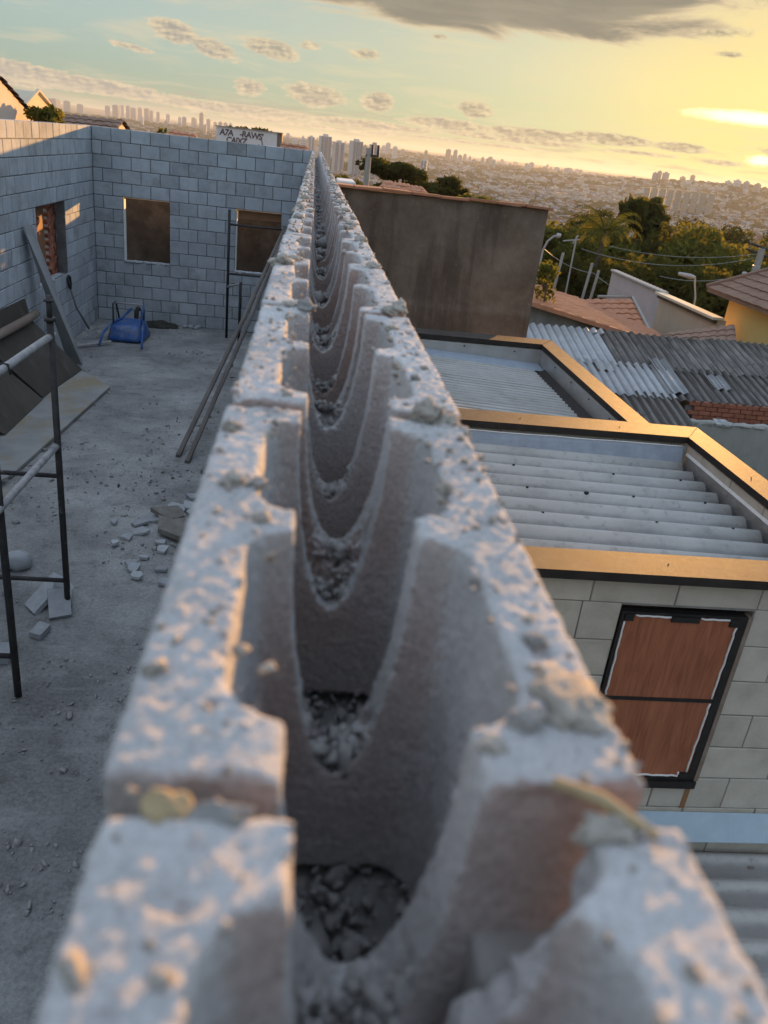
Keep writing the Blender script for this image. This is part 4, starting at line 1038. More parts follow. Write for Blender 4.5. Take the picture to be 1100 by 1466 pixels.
# ================================================================== THE HOUSE ON THE RIGHT
def corr(p0, along, across, L, width, pitch, amp, t=.006, prof='sine', phase=0.0, spp=8, nl=2, sag=0.0, seed=0):
    """corrugated sheet: ribs run along `along`, the wave goes along `across`"""
    a = Vector(along).normalized(); c = Vector(across).normalized(); n = a.cross(c).normalized()
    if n.z < 0: n = -n
    nw = max(4, int(round(width / pitch * spp))); g = random.Random(seed); m = MB(); p0 = Vector(p0)
    def wv(s):
        ph = (s / pitch + phase) % 1.0
        if prof == 'sine': return math.cos(2 * math.pi * ph) * amp
        x = abs(ph - .5) * 2
        return amp * (1 - 2 * min(1, max(0, (.62 - x) / .25)))
    rows = []
    for side in (0, 1):
        for i in range(nl + 1):
            for k in range(nw + 1):
                s = width * k / nw
                m.v.append(tuple(p0 + a * (L * i / nl) + c * s + n * (wv(s) - (t if side else 0) - sag * math.sin(math.pi * i / nl))))
    st = (nl + 1) * (nw + 1)
    def ix(side, i, k): return side * st + i * (nw + 1) + k
    up_ = a.cross(c).z > 0
    for i in range(nl):
        for k in range(nw):
            q = (ix(0, i, k), ix(0, i + 1, k), ix(0, i + 1, k + 1), ix(0, i, k + 1)); w = (ix(1, i, k), ix(1, i, k + 1), ix(1, i + 1, k + 1), ix(1, i + 1, k))
            m.f += [q if up_ else q[::-1], w if up_ else w[::-1]]
    for k in range(nw):
        m.f += [(ix(0, 0, k), ix(0, 0, k + 1), ix(1, 0, k + 1), ix(1, 0, k)), (ix(0, nl, k + 1), ix(0, nl, k), ix(1, nl, k), ix(1, nl, k + 1))]
    for i in range(nl):
        m.f += [(ix(0, i + 1, 0), ix(0, i, 0), ix(1, i, 0), ix(1, i + 1, 0)), (ix(0, i, nw), ix(0, i + 1, nw), ix(1, i + 1, nw), ix(1, i, nw))]
    m.mi = [0] * len(m.f)
    return m
hs = thing('block_house', 'unfinished block house with two metal-capped roof bays, right of the channel wall', 'house', (1.5, 5.4, -6.3))
HX0 = .118
MB().box(HX0, 2.79, 3.04, 7.80, -6.3, -1.80).build('wall_core', M_HMORT, hs)
HB = []
for q in range(5):
    mb = MB(); mb.bbox(-.195, .195, -.07, .07, -.095, .095, .003)
    vv_ = np.array(mb.v); vv_ += .0012 * np.stack([vnoise(vv_, 8, q * 3 + 50 + c) for c in range(3)], 1)
    me = bpy.data.meshes.new('block'); me.from_pydata(vv_.tolist(), [], mb.f); me.materials.append(M_HBLOCK); HB.append(me)
HW = (1.507, 2.142, -2.655, -1.624)
fwd = lambda u, z, j: (u, 3.02 + .07 + j * .5, z)
lay(hs, .15, 2.80, -1.463, 1, [], fwd, 0, .4, .127, HB, (.39, .19), 21, joint=.006)
lay(hs, -.05 + .17, 2.80, -1.59, 8, [HW], fwd, 0, .4, .2, HB, (.39, .19), 22, joint=.006)
mb = MB()
mb.box(HX0, 2.795, 3.026, 3.15, -1.60, -1.462)
for r_ in range(8):
    zc = -1.59 - (r_ + .5) * .2
    for a, b in row_spans(HX0, 2.795, zc, [HW]): mb.box(a, b, 3.0225 + .004, 3.15, -1.59 - (r_ + 1) * .2, -1.59 - r_ * .2 - (.0 if r_ else .012))
mb.build('mortar_bed', M_HMORT, hs)
# parapets of the bays
rb = lambda u, z, j: (2.66 + .07 + j * .5, u, z)
lay(hs, 3.17, 5.02, -1.463, 2, [], rb, math.pi / 2, .4, .17, HB, (.39, .19), 23, joint=.006)
MB().box(2.664, 2.796, 3.155, 5.0, -1.80, -1.464).build('mortar_bed', M_HMORT, hs)
lay(hs, .15, 2.64, -1.463, 1, [], lambda u, z, j: (u, 5.025 + .07 + j * .5, z), 0, .4, .17, HB, (.39, .19), 24, joint=.006)
MB().box(HX0, 2.655, 5.03, 5.16, -1.80, -1.464).build('mortar_bed', M_HMORT, hs)
MB().box(2.335, 2.46, 5.165, 7.80, -1.80, -1.464).build('parapet', M_HBLOCK, hs)
MB().box(HX0, 2.33, 7.66, 7.80, -1.80, -1.464).build('parapet', M_HBLOCK, hs)
# metal caps
def cap(pts_xy, z1=-1.41, d=.044):
    b = MB(); n = len(pts_xy)
    b.v = [(x, y, z1) for x, y in pts_xy] + [(x, y, z1 - d) for x, y in pts_xy]
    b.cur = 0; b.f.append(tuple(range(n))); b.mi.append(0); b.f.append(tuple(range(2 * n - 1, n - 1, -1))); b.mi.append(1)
    for k in range(n): b.f.append((k, n + k, n + (k + 1) % n, (k + 1) % n)); b.mi.append(1)
    return b.build('parapet_cap', [M_CAP, M_CAPD], hs)
cap([(HX0, 2.962), (2.822, 2.962), (2.822, 2.965), (2.648, 3.172), (HX0, 3.172)], -1.408)
cap([(2.824, 2.966), (2.824, 5.252), (2.650, 5.002), (2.650, 3.174)], -1.411)
cap([(HX0, 5.0), (2.648, 5.0), (2.822, 5.254), (HX0, 5.254)], -1.409)
cap([(2.312, 5.256), (2.475, 5.256), (2.475, 7.876), (2.312, 7.636)], -1.412)
cap([(HX0, 7.634), (2.311, 7.634), (2.474, 7.88), (HX0, 7.88)], -1.410)
for x, y in ((.9, 3.07), (1.7, 3.08), (2.4, 3.07), (2.73, 3.6), (2.735, 4.3), (1.5, 5.13), (2.2, 5.12)):
    MB().tube([(x, y, -1.412), (x, y, -1.406)], .0035, 8).build('cap_screw', M_CAPD, hs)
# bay nearest the viewer: big-wave fibre cement, ribs across the view
for q, (y0, w_) in enumerate(((3.20, .93), (4.08, .90))):
    # ridges at y = 3.872 + .1775 k
    ph = ((y0 - 3.872) / .1775) % 1.0
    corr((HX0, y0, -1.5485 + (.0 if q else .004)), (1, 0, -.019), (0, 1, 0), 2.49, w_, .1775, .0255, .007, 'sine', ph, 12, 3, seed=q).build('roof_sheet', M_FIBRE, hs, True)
mb = MB(); mb.box(HX0, 2.645, 4.992, 4.999, -1.80, -1.472); mb.hexa([(HX0, 4.94, -1.556), (2.62, 4.94, -1.590), (2.62, 4.9915, -1.578), (HX0, 4.9915, -1.545), (HX0, 4.94, -1.554), (2.62, 4.94, -1.588), (2.62, 4.9915, -1.470), (HX0, 4.9915, -1.470)])
mb.build('flashing', M_FLASH, hs)
mb = MB(); mb.tube([(HX0 + q * .1, 4.990 - .003 * random.random(), -1.470 - .004 * random.random()) for q in range(26)], .0045, 6); mb.build('sealant', M_WHITE, hs, True)
mb = MB(); mb.box(2.652, 2.659, 3.17, 4.99, -1.80, -1.53); mb.build('flashing', M_GALV, hs)
mb = MB(); mb.hexa([(2.649, 3.17, -1.532), (2.660, 3.17, -1.532), (2.660, 4.985, -1.532), (2.649, 4.985, -1.532), (2.655, 3.17, -1.518), (2.660, 3.17, -1.516), (2.660, 4.985, -1.516), (2.655, 4.985, -1.518)]); mb.build('sealant', M_WHITE, hs)
MB().box(2.0, 2.655, 3.17, 4.99, -1.79, -1.70).build('gutter', M_CAPD, hs)
# far bay: fine trapezoid sheets
for q in range(3):
    y0 = 5.27 + q * .765
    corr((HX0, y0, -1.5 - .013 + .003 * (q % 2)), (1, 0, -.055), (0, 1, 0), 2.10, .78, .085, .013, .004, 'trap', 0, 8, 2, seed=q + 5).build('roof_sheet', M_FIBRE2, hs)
MB().box(HX0, 2.325, 7.628, 7.635, -1.80, -1.464).build('wall_lining', M_GALV, hs)
MB().box(2.315, 2.322, 5.26, 7.627, -1.80, -1.466).build('wall_lining', M_GALV, hs)
mb = MB(); mb.hexa([(HX0, 7.40, -1.502), (2.31, 7.40, -1.622), (2.31, 7.626, -1.612), (HX0, 7.626, -1.492), (HX0, 7.40, -1.499), (2.31, 7.40, -1.619), (2.31, 7.626, -1.600), (HX0, 7.626, -1.485)]); mb.build('flashing', M_FLASH, hs)
mb = MB(); mb.hexa([(2.22, 5.26, -1.655), (2.312, 5.26, -1.64), (2.312, 7.40, -1.64), (2.22, 7.40, -1.655), (2.22, 5.26, -1.645), (2.312, 5.26, -1.60), (2.312, 7.40, -1.60), (2.22, 7.40, -1.645)]); mb.build('bitumen_strip', M_CAPD, hs)
for x, z in ((.62, -1.475), (1.05, -1.485), (1.55, -1.49), (2.05, -1.50)):
    MB().tube([(x, 7.629, z), (x, 7.622, z)], .008, 8).build('lining_screw', M_BLACK, hs)
for y in (5.6, 6.1, 6.6, 7.1):
    MB().tube([(2.316, y, -1.50), (2.309, y, -1.50)], .007, 8).build('lining_screw', M_BLACK, hs)
for y in (3.87, 4.225, 4.58):
    for x in (.7, 1.35, 2.0, 2.45):
        MB().tube([(x, y, -1.524 - .019 * x + .0), (x, y, -1.514 - .019 * x)], .008, 8).build('roof_screw', M_CAPD, hs)
# window panel
wf = MB(); yf0, yf1 = 3.011, 3.06
wf.box(1.511, 1.527, yf0, yf1, -2.60, -1.626); wf.box(2.080, 2.116, yf0, yf1, -2.60, -1.626)
wf.box(1.527, 2.080, yf0, yf1, -1.640, -1.626); wf.box(1.527, 2.080, yf0, yf1, -2.60, -2.578); wf.box(1.527, 2.080, yf0 + .002, yf1, -2.116, -2.096)
wf.box(1.509, 2.130, yf0 - .012, yf1, -2.645, -2.602)
wfo = wf.build('window', M_BLACK, hs)
MB().box(1.527, 2.080, 3.016, 3.03, -2.096, -1.640).build('panel', M_WOOD, wfo)
MB().box(1.527, 2.080, 3.016, 3.03, -2.578, -2.116).build('panel', M_WOOD, wfo)
for x0, x1, z0, z1 in ((1.527, 1.57, -1.672, -1.640), (2.035, 2.080, -1.680, -1.640), (1.75, 1.885, -1.668, -1.640), (2.03, 2.080, -2.578, -2.550), (1.527, 1.56, -2.578, -2.55)):
    MB().box(x0, x1, 3.005, 3.0158, z0, z1).build('corner_tape', M_BLACK, wfo)
def caulk(pts):
    g = random.Random(len(pts)); P = []
    for (a, b) in zip(pts[:-1], pts[1:]):
        a, b = Vector(a), Vector(b); n = max(2, int((b - a).length / .025))
        for q in range(n): P.append(a.lerp(b, q / n) + Vector((g.uniform(-.003, .003), 0, g.uniform(-.003, .003))))
    P.append(Vector(pts[-1])); MB().tube([(p.x, 3.0135, p.z) for p in P], .0055, 6).build('sealant', M_WHITE, wfo, True)
caulk([(1.535, 0, -2.09), (1.533, 0, -1.68), (1.574, 0, -1.678)][:2]); caulk([(1.575, 0, -1.646), (1.748, 0, -1.647)]); caulk([(1.89, 0, -1.648), (2.034, 0, -1.648)])
caulk([(2.073, 0, -1.686), (2.070, 0, -2.09)]); caulk([(2.069, 0, -2.122), (2.066, 0, -2.546)]); caulk([(2.026, 0, -2.549), (2.024, 0, -2.572), (1.60, 0, -2.571)])
MB().box(2.118, 2.140, 3.008, 3.06, -2.60, -1.628).build('jamb', M_TIMBER, wfo)
MB().box(2.096, 2.122, 3.0165, 3.02, -2.79, -2.654).build('rust_stain', M_OBOARD, hs)
# sheet roof and flashing below the window
mb = MB(); mb.hexa([(HX0, 2.955, -2.965), (4.2, 2.955, -2.965), (4.2, 3.016, -2.83), (HX0, 3.016, -2.83), (HX0, 2.955, -2.960), (4.2, 2.955, -2.960), (4.2, 3.016, -2.815), (HX0, 3.016, -2.815)])
mb.build('flashing', M_FLASHL, hs)
lr = thing('low_roof', 'weathered fibre cement roof below the wood-panelled window at the lower right', 'roof', (1.5, 1.5, -6.3))
for q in range(4):
    y1 = 3.0 - q * .86; ph = ((y1 - .93 - 2.79) / .1775) % 1.0
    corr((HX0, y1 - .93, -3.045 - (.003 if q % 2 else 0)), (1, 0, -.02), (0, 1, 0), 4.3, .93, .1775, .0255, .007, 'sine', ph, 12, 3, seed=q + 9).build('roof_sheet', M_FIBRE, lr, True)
MB().box(HX0, 4.3, -.5, 2.98, -6.3, -3.25).build('wall', M_HBLOCK, lr)
v, f = lump((0, 0, 0), (.02, .009, .006), 3, 2, .3)
tag(link_mesh('dry_leaf', v + np.array((2.47, 2.84, -3.012)), f, M_POLE), 'dead leaf lying on the low roof under the blue flashing', 'leaf')
v, f = lump((0, 0, 0), (.014, .012, .01), 4, 2, .3)
tag(link_mesh('pebble', v + np.array((1.66, 4.10, -1.505)), f, M_BLACK), 'small black pebble on the big-wave roof sheet', 'pebble')

# ================================================================== DARK PLASTER WALL BEHIND
dw = thing('plaster_wall', 'tall dark raw-plastered wall with a red tile edge standing behind the far roof bay', 'wall', (1.3, 9.1, -6.3))
ux = np.linspace(.12, 2.52, 130); uz = np.linspace(-6.3, -.26, 200)
XX, ZZ = np.meshgrid(ux, uz, indexing='ij'); pp = np.stack([XX, 0 * XX, ZZ], -1).reshape(-1, 3)
led = np.clip((pp[:, 2] + 1.36 + .03 * fbm(pp, 2.5, 3, 8)) / .02, 0, 1)
yf = 8.995 + .012 * fbm(pp, 3, 4, 191) + .018 * led - .02
V = np.stack([pp[:, 0], yf, pp[:, 2]], 1); nz2 = len(uz); i, j = np.meshgrid(np.arange(len(ux) - 1), np.arange(nz2 - 1), indexing='ij')
F = np.stack([i * nz2 + j, (i + 1) * nz2 + j, (i + 1) * nz2 + j + 1, i * nz2 + j + 1], -1).reshape(-1, 4)
link_mesh('render_coat', V, F, M_DARKW, dw, True)
MB().box(.12, 2.52, 9.02, 9.18, -6.3, -.262).build('wall_core', M_DARKW, dw)
g = random.Random(5)
tm_ = MB().bbox(-.148, .148, -.135, .135, -.014, .014, .004); tme = bpy.data.meshes.new('edge_tile'); tme.from_pydata(tm_.v, [], tm_.f); tme.materials.append(M_RTILE)
for q in range(8):
    o = bpy.data.objects.new('edge_tile', tme); COL.objects.link(o); o.parent = dw
    o.location = Vector((.275 + q * .305, 9.08, -.242 + g.uniform(-.006, .006))) - dw.location; o.rotation_euler = (g.uniform(-.05, .02), g.uniform(-.02, .02), g.uniform(-.02, .02))

# ================================================================== NEIGHBOUR'S FIBRE CEMENT ROOF
nr = thing('neighbour_house', 'low neighbour house under patched grey and pale corrugated sheets to the right', 'house', (9, 16, -7))
SL = .225; zc = lambda Y: -3.055 + (Y - 17.75) * SL
rowdef = ((17.75, 16.0, .03), (16.18, 14.76, .015), (14.95, 13.56, 0.0))
gg = random.Random(3)
for r_, (ya, yb, lift) in enumerate(rowdef):
    for c_ in range(13):
        x0 = 4.72 + c_ * .885 - r_ * .02
        if r_ == 2 and (c_ < 0 or c_ > 2): continue
        mat = M_FIBRE_OLD
        if r_ == 0 and c_ <= 1: mat = M_FIBRE_NEW
        if r_ == 1 and c_ <= 2: mat = M_FIBRE_NEW if c_ < 1 else M_FIBRE_NEW
        ov = gg.uniform(-.06, .06)
        a0 = Vector((x0, yb + ov, zc(yb + ov) + lift + gg.uniform(0, .012))); L = math.hypot(ya - yb, (ya - yb) * SL)
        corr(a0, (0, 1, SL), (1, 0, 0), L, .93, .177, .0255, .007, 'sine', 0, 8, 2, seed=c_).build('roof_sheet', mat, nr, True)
# narrow patch strips
for x0, ya, yb, lift in ((6.28, 17.7, 17.45, .06), (7.30, 16.4, 14.95, .075), (8.35, 15.9, 15.3, .055), (5.62, 14.05, 13.57, .03), (5.98, 14.1, 13.6, .03), (6.0, 16.15, 15.7, .05)):
    corr((x0, yb, zc(yb) + lift), (0, 1, SL), (1, 0, 0), (ya - yb) * 1.025, .36, .177, .0255, .006, 'sine', 0, 8, 1).build('patch_strip', M_FIBRE_NEW, nr, True)
MB().box(4.8, 16.2, 14.86, 17.6, -7, -3.90).build('wall', M_STAINW, nr)
MB().box(4.8, 7.5, 13.75, 14.85, -7, -4.15).build('wall', M_STAINW, nr)
b1 = MB().bbox(-.115, .115, -.06, .06, -.04, .04, .004); bme = bpy.data.meshes.new('brick'); bme.from_pydata(b1.v, [], b1.f); bme.materials.append(M_CLAY)
for r_ in range(5):
    for q in range(22):
        o = bpy.data.objects.new('brick', bme); COL.objects.link(o); o.parent = nr
        o.location = Vector((7.75 + q * .245 + (r_ % 2) * .12, 14.80 + gg.uniform(-.006, .006), -3.75 - r_ * .092)) - nr.location
MB().box(7.6, 13.2, 14.80, 14.855, -4.3, -3.80).build('mortar_bed', M_MORTAR, nr)
gw = thing('garden_wall', 'grey water-stained wall under the brick strip at the right edge', 'wall', (8.9, 14.3, -7))
ux = np.linspace(7.3, 13, 60); uz = np.linspace(-7, -4.0, 40)
MB().bbox(7.3, 13, 14.25, 14.42, -7, -4.0, .02).build('wall_core', M_STAINW, gw)
for x in np.arange(7.5, 12.9, .36):
    v, f = lump((x, 14.33, -4.0), (.22, .10, .05), int(x * 10), 2, .5); link_mesh('broken_coping', v, f, M_STAINW, gw, True)
tag(slab([(8.0, 14.22, -3.97), (8.35, 14.2, -3.98), (8.33, 14.5, -3.95), (8.05, 14.48, -3.94)], .04).build('tile_scrap', M_FIBRE_NEW), 'pale sheet scrap lying on the stained wall under the eave', 'scrap')

# ================================================================== HOUSES FURTHER ON
def tile_roof(A, B, C, D, wave=.22, course=.36, amp=.03, step=.03, mat=None, parent=None, name='roof_tiles'):
    A, B, C, D = map(Vector, (A, B, C, D)); W_ = ((B - A).length + (C - D).length) / 2; H_ = ((D - A).length + (C - B).length) / 2
    nw = max(2, int(W_ / wave)); nc = max(1, int(H_ / course)); n = ((B - A).cross(D - A)).normalized()
    if n.z < 0: n = -n
    V = []; F = []; nu = nw * 6; g = random.Random(int(W_ * 100))
    for c_ in range(nc):
        base = len(V); sh = [g.uniform(-.008, .008) for _ in range(nw + 1)]
        for e, v_ in ((0, c_ / nc), (1, (c_ + 1.06) / nc)):
            for k in range(nu + 1):
                u = k / nu; p = A.lerp(B, u).lerp(D.lerp(C, u), min(v_, 1.0))
                h_ = amp * abs(math.sin(math.pi * k / 6)) + (step if e == 0 else 0) + sh[min(k // 6, nw)]
                V.append(tuple(p + n * h_))
        for k in range(nu + 1):
            u = k / nu; p = A.lerp(B, u).lerp(D.lerp(C, u), c_ / nc); V.append(tuple(p - n * .02))
        for k in range(nu):
            F.append((base + k, base + k + 1, base + nu + 1 + k + 1, base + nu + 1 + k))
            F.append((base + 2 * (nu + 1) + k, base + 2 * (nu + 1) + k + 1, base + k + 1, base + k))
    return tag(link_mesh(name, V, F, mat, parent), kind='stuff')
# terracotta roof right of the dark wall
t1 = thing('tiled_house', 'house with an orange clay tile roof rising beside the dark wall', 'house', (7, 22, -8))
zT = lambda x: -2.86 - .20 * (x - 5.5)
tile_roof((9.7, 19.5, zT(9.7)), (9.9, 25, zT(9.9)), (4.2, 25, zT(4.2)), (4.2, 19.5, zT(4.2)), mat=M_RTILE, parent=t1)
MB().hexa([(4.3, 19.7, -8), (9.4, 19.7, -8), (9.4, 24.8, -8), (4.3, 24.8, -8), (4.3, 19.7, zT(4.3) - .06), (9.4, 19.7, zT(9.4) - .06), (9.4, 24.8, zT(9.4) - .06), (4.3, 24.8, zT(4.3) - .06)]).build('wall', M_STAINW, t1)
MB().hexa([(4.2, 19.44, zT(4.2) - .08), (9.7, 19.44, zT(9.7) - .08), (9.7, 19.52, zT(9.7) - .08), (4.2, 19.52, zT(4.2) - .08), (4.2, 19.44, zT(4.2) + .03), (9.7, 19.44, zT(9.7) + .03), (9.7, 19.52, zT(9.7) + .03), (4.2, 19.52, zT(4.2) + .03)]).build('verge_board', M_RTILE, t1)
t2 = thing('tiled_house', 'small red channel-tile roof with a raised edge in front of the lilac wall', 'house', (9.3, 23.5, -8))
tile_roof((7.6, 22.0, -4.02), (9.72, 22.0, -3.86), (9.96, 24.5, -3.24), (8.0, 24.5, -3.42), wave=.24, mat=M_RTILE, parent=t2)
MB().tube([(9.74, 21.95, -3.80), (9.98, 24.55, -3.17), (8.9, 24.6, -3.26)], .045, 6).build('roof_edge', M_CONC, t2)
MB().hexa([(7.7, 22.2, -8), (9.6, 22.2, -8), (9.8, 24.4, -8), (8.1, 24.4, -8), (7.7, 22.2, -4.06), (9.6, 22.2, -3.9), (9.8, 24.4, -3.34), (8.1, 24.4, -3.5)]).build('wall', M_LILAC, t2)
# long wall: lilac, then cream with a pale coping
lw = thing('painted_house', 'long house side painted grey lilac then beige with a pale coping on top', 'house', (11.6, 25, -9))
MB().box(11.05, 11.27, 24.86, 29.6, -9, -3.02).build('wall', M_LILAC, lw)
MB().box(10.98, 11.22, 20.9, 24.855, -9, -3.06).build('wall', M_BEIGE, lw)
cpm = MB().bbox(-.13, .13, -.145, .145, -.035, .035, .012); cme = bpy.data.meshes.new('coping_tile'); cme.from_pydata(cpm.v, [], cpm.f); cme.materials.append(M_HUMP)
for q in range(16):
    o = bpy.data.objects.new('coping_tile', cme); COL.objects.link(o); o.parent = lw
    o.location = Vector((11.1, 25.0 + q * .296, -2.985)) - lw.location; o.rotation_euler = (.06, 0, 0)
mb = MB(); mb.bbox(10.80, 11.12, 20.85, 24.9, -3.055, -2.98, .01); mb.build('eave_slab', M_CREAM, lw)
mb = MB(); mb.bbox(10.87, 10.978, 20.9, 24.85, -3.15, -3.058, .005); mb.build('eave_board', M_BARK, lw)
t3 = thing('tiled_house', 'low tiled roof strip between the beige wall and the yellow house', 'house', (10, 19.5, -8))
tile_roof((8.42, 18.6, -3.50), (10.44, 18.6, -3.30), (10.98, 20.0, -3.0), (9.24, 20.0, -3.37), wave=.22, mat=M_RDARK, parent=t3)
MB().hexa([(8.7, 18.8, -8), (10.4, 18.8, -8), (10.9, 19.9, -8), (9.3, 19.9, -8), (8.7, 18.8, -3.6), (10.4, 18.8, -3.42), (10.9, 19.9, -3.12), (9.3, 19.9, -3.46)]).build('wall', M_CREAM, t3)
yh = thing('yellow_house', 'yellow house under a brown hipped tile roof at the right edge', 'house', (14, 20.5, -8))
MB().box(11.62, 17, 19.3, 21.8, -8, -2.52).build('wall', M_YELLOW, yh)
e0, e1 = (11.15, 18.6), (17.5, 22.35)
rz, ez = -1.15, -2.42
ra, rb_ = (13.1, 20.47, rz), (15.6, 20.47, rz)
tile_roof((e0[0], e1[1], ez), (e0[0], e0[1], ez), ra, ra, wave=.25, course=.33, amp=.02, mat=M_RDARK, parent=yh)
tile_roof((e0[0], e0[1], ez), (e1[0], e0[1], ez), rb_, ra, wave=.25, course=.33, amp=.02, mat=M_RDARK, parent=yh)
tile_roof((e1[0], e1[1], ez), (e0[0], e1[1], ez), ra, rb_, wave=.25, course=.33, amp=.02, mat=M_RDARK, parent=yh)
tile_roof((e1[0], e0[1], ez), (e1[0], e1[1], ez), rb_, rb_, wave=.25, course=.33, amp=.02, mat=M_RDARK, parent=yh)
MB().box(e0[0] + .02, e1[0] - .02, e0[1] + .02, e1[1] - .02, ez - .10, ez - .005).build('eave_board', M_RDARK, yh)
for a in ((e0[0], e0[1], ez + .04), (e0[0], e1[1], ez + .04)): MB().tube([a, (ra[0], ra[1], rz + .04)], .07, 6).build('hip_tile_line', M_RDARK, yh)
# behind the dark wall: clay roof, white container
t4 = thing('tiled_house', 'pinkish clay roof showing just above the dark wall edge', 'house', (1.5, 13, -7))
tile_roof((.72, 12.2, -.62), (1.95, 12.2, -.60), (1.72, 13.6, -.335), (1.12, 13.6, -.30), wave=.1, course=.2, amp=.012, step=.01, mat=M_RTILE, parent=t4)
MB().hexa([(.8, 12.3, -7), (1.85, 12.3, -7), (1.7, 13.6, -7), (1.1, 13.6, -7), (.8, 12.3, -.70), (1.85, 12.3, -.68), (1.7, 13.6, -.42), (1.1, 13.6, -.40)]).build('wall', M_STAINW, t4)
wt_ = MB().bbox(.45, .79, 16, 17.2, -.95, -.46, .02); wt_.box(.5, .74, 16.1, 17.1, -7, -.951)
tag(wt_.build('white_shed', M_WPAINT), 'small white flat-topped shed peeping over the channel wall by the dark wall', 'shed')
# behind the far room wall
gb = thing('gable_house', 'peach gabled house end glowing in the sun beyond the left wall', 'house', (-9, 20.7, -7))
mb = MB(); mb.v = [(-7.0, 18.2, -7), (-7.0, 23.2, -7), (-7.0, 23.2, -.18), (-7.0, 20.6, .66), (-7.0, 18.2, -.15), (-11, 18.2, -7), (-11, 23.2, -7), (-11, 23.2, -.18), (-11, 20.6, .66), (-11, 18.2, -.15)]
mb.f = [(0, 1, 2, 3, 4), (9, 8, 7, 6, 5), (1, 6, 7, 2), (0, 4, 9, 5)]; mb.mi = [0] * 4; mb.build('wall', M_PINKW, gb)
tile_roof((-11, 23.4, -.20), (-6.92, 23.4, -.20), (-6.92, 20.6, .70), (-11, 20.6, .70), mat=M_RDARK, parent=gb); tile_roof((-6.92, 18.0, -.18), (-11, 18.0, -.18), (-11, 20.6, .70), (-6.92, 20.6, .70), mat=M_RDARK, parent=gb)
g2 = thing('gable_house', 'small pale gable peak between the peach house and the bush', 'house', (-8, 27, -7))
mb = MB(); mb.v = [(-8.0, 25.5, -7), (-8.0, 29, -7), (-8.0, 29, -.1), (-8.0, 26.6, .58), (-8.0, 25.5, .2), (-10, 25.5, -7), (-10, 29, -7), (-10, 29, -.1), (-10, 26.6, .58), (-10, 25.5, .2)]
mb.f = [(0, 1, 2, 3, 4), (9, 8, 7, 6, 5), (1, 6, 7, 2), (0, 4, 9, 5), (2, 7, 8, 3), (3, 8, 9, 4)]; mb.mi = [0] * 6; mb.build('wall', M_CREAM, g2)
MB().tube([(-7.96, 29.1, -.12), (-7.96, 26.6, .62), (-7.96, 25.4, .2)], .05, 6).build('verge', M_CREAM, g2)
r3 = thing('tiled_house', 'dark red ridged roof with a sunlit gable end beyond the corner of the room', 'house', (-6.4, 26, -7))
tile_roof((-7.4, 23.8, -.52), (-5.45, 23.8, -.52), (-5.45, 26, .09), (-7.4, 26, .06), mat=M_RDARK, parent=r3); tile_roof((-5.45, 28.2, -.5), (-7.4, 28.2, -.5), (-7.4, 26, .06), (-5.45, 26, .09), mat=M_RDARK, parent=r3)
mb = MB(); mb.v = [(-5.55, 23.9, -7), (-5.55, 28.1, -7), (-5.55, 28.1, -.52), (-5.55, 26, .05), (-5.55, 23.9, -.54), (-7.3, 23.9, -7), (-7.3, 28.1, -7), (-7.3, 28.1, -.52), (-7.3, 26, .03), (-7.3, 23.9, -.54)]
mb.f = [(0, 1, 2, 3, 4), (9, 8, 7, 6, 5), (1, 6, 7, 2), (0, 4, 9, 5)]; mb.mi = [0] * 4; mb.build('wall', M_CREAM, r3)
r4 = thing('tiled_house', 'low clay roof line just above the top course of the far wall', 'house', (-4.5, 31, -7))
tile_roof((-5.1, 30, -.42), (-4.1, 30, -.45), (-4.1, 31.4, -.09), (-5.0, 31.4, -.06), mat=M_RTILE, parent=r4); MB().box(-5.0, -4.2, 30.1, 31.4, -7, -.5).build('wall', M_CREAM, r4)
r5 = thing('tiled_house', 'clay roof line right of the graffiti wall', 'house', (-.7, 31, -7))
tile_roof((-1.25, 30, -.40), (-.25, 30, -.42), (-.25, 31.5, -.06), (-1.2, 31.5, -.03), mat=M_RTILE, parent=r5); MB().box(-1.15, -.35, 30.1, 31.4, -7, -.5).build('wall', M_PINKW, r5)
gf = thing('graffiti_wall', 'whitish tank-like building with scrawled dark lettering above the far wall', 'building', (-3, 40.5, -7))
MB().box(-4.4, -1.72, 40, 41.0, -7, .28).build('front', M_WPAINT, gf)
MB().box(-1.718, -1.50, 40.02, 41.0, -7, .285).build('side_return', M_TIMBER, gf)
MB().box(-4.45, -1.47, 39.95, 41.05, .287, .32).build('coping', M_CONC, gf)
for txt, x, z, s, sh in (('A7A', -4.26, -.04, .25, .1), ('-RAWS\'', -3.38, -.03, .25, .05), ('CAIXZ', -3.97, -.33, .24, .1), ('. \\', -2.55, -.30, .24, 0)):
    cu = bpy.data.curves.new('lettering', 'FONT'); cu.body = txt; cu.size = s * 1.4; cu.extrude = .003; cu.shear = sh; cu.space_character = .88; cu.offset = .010; cu.materials.append(M_GRAFF)
    o = bpy.data.objects.new('lettering', cu); COL.objects.link(o); o.parent = gf; o.location = Vector((x, 39.992, z)) - gf.location; o.rotation_euler = (math.pi / 2, random.uniform(-.05, .05), 0)

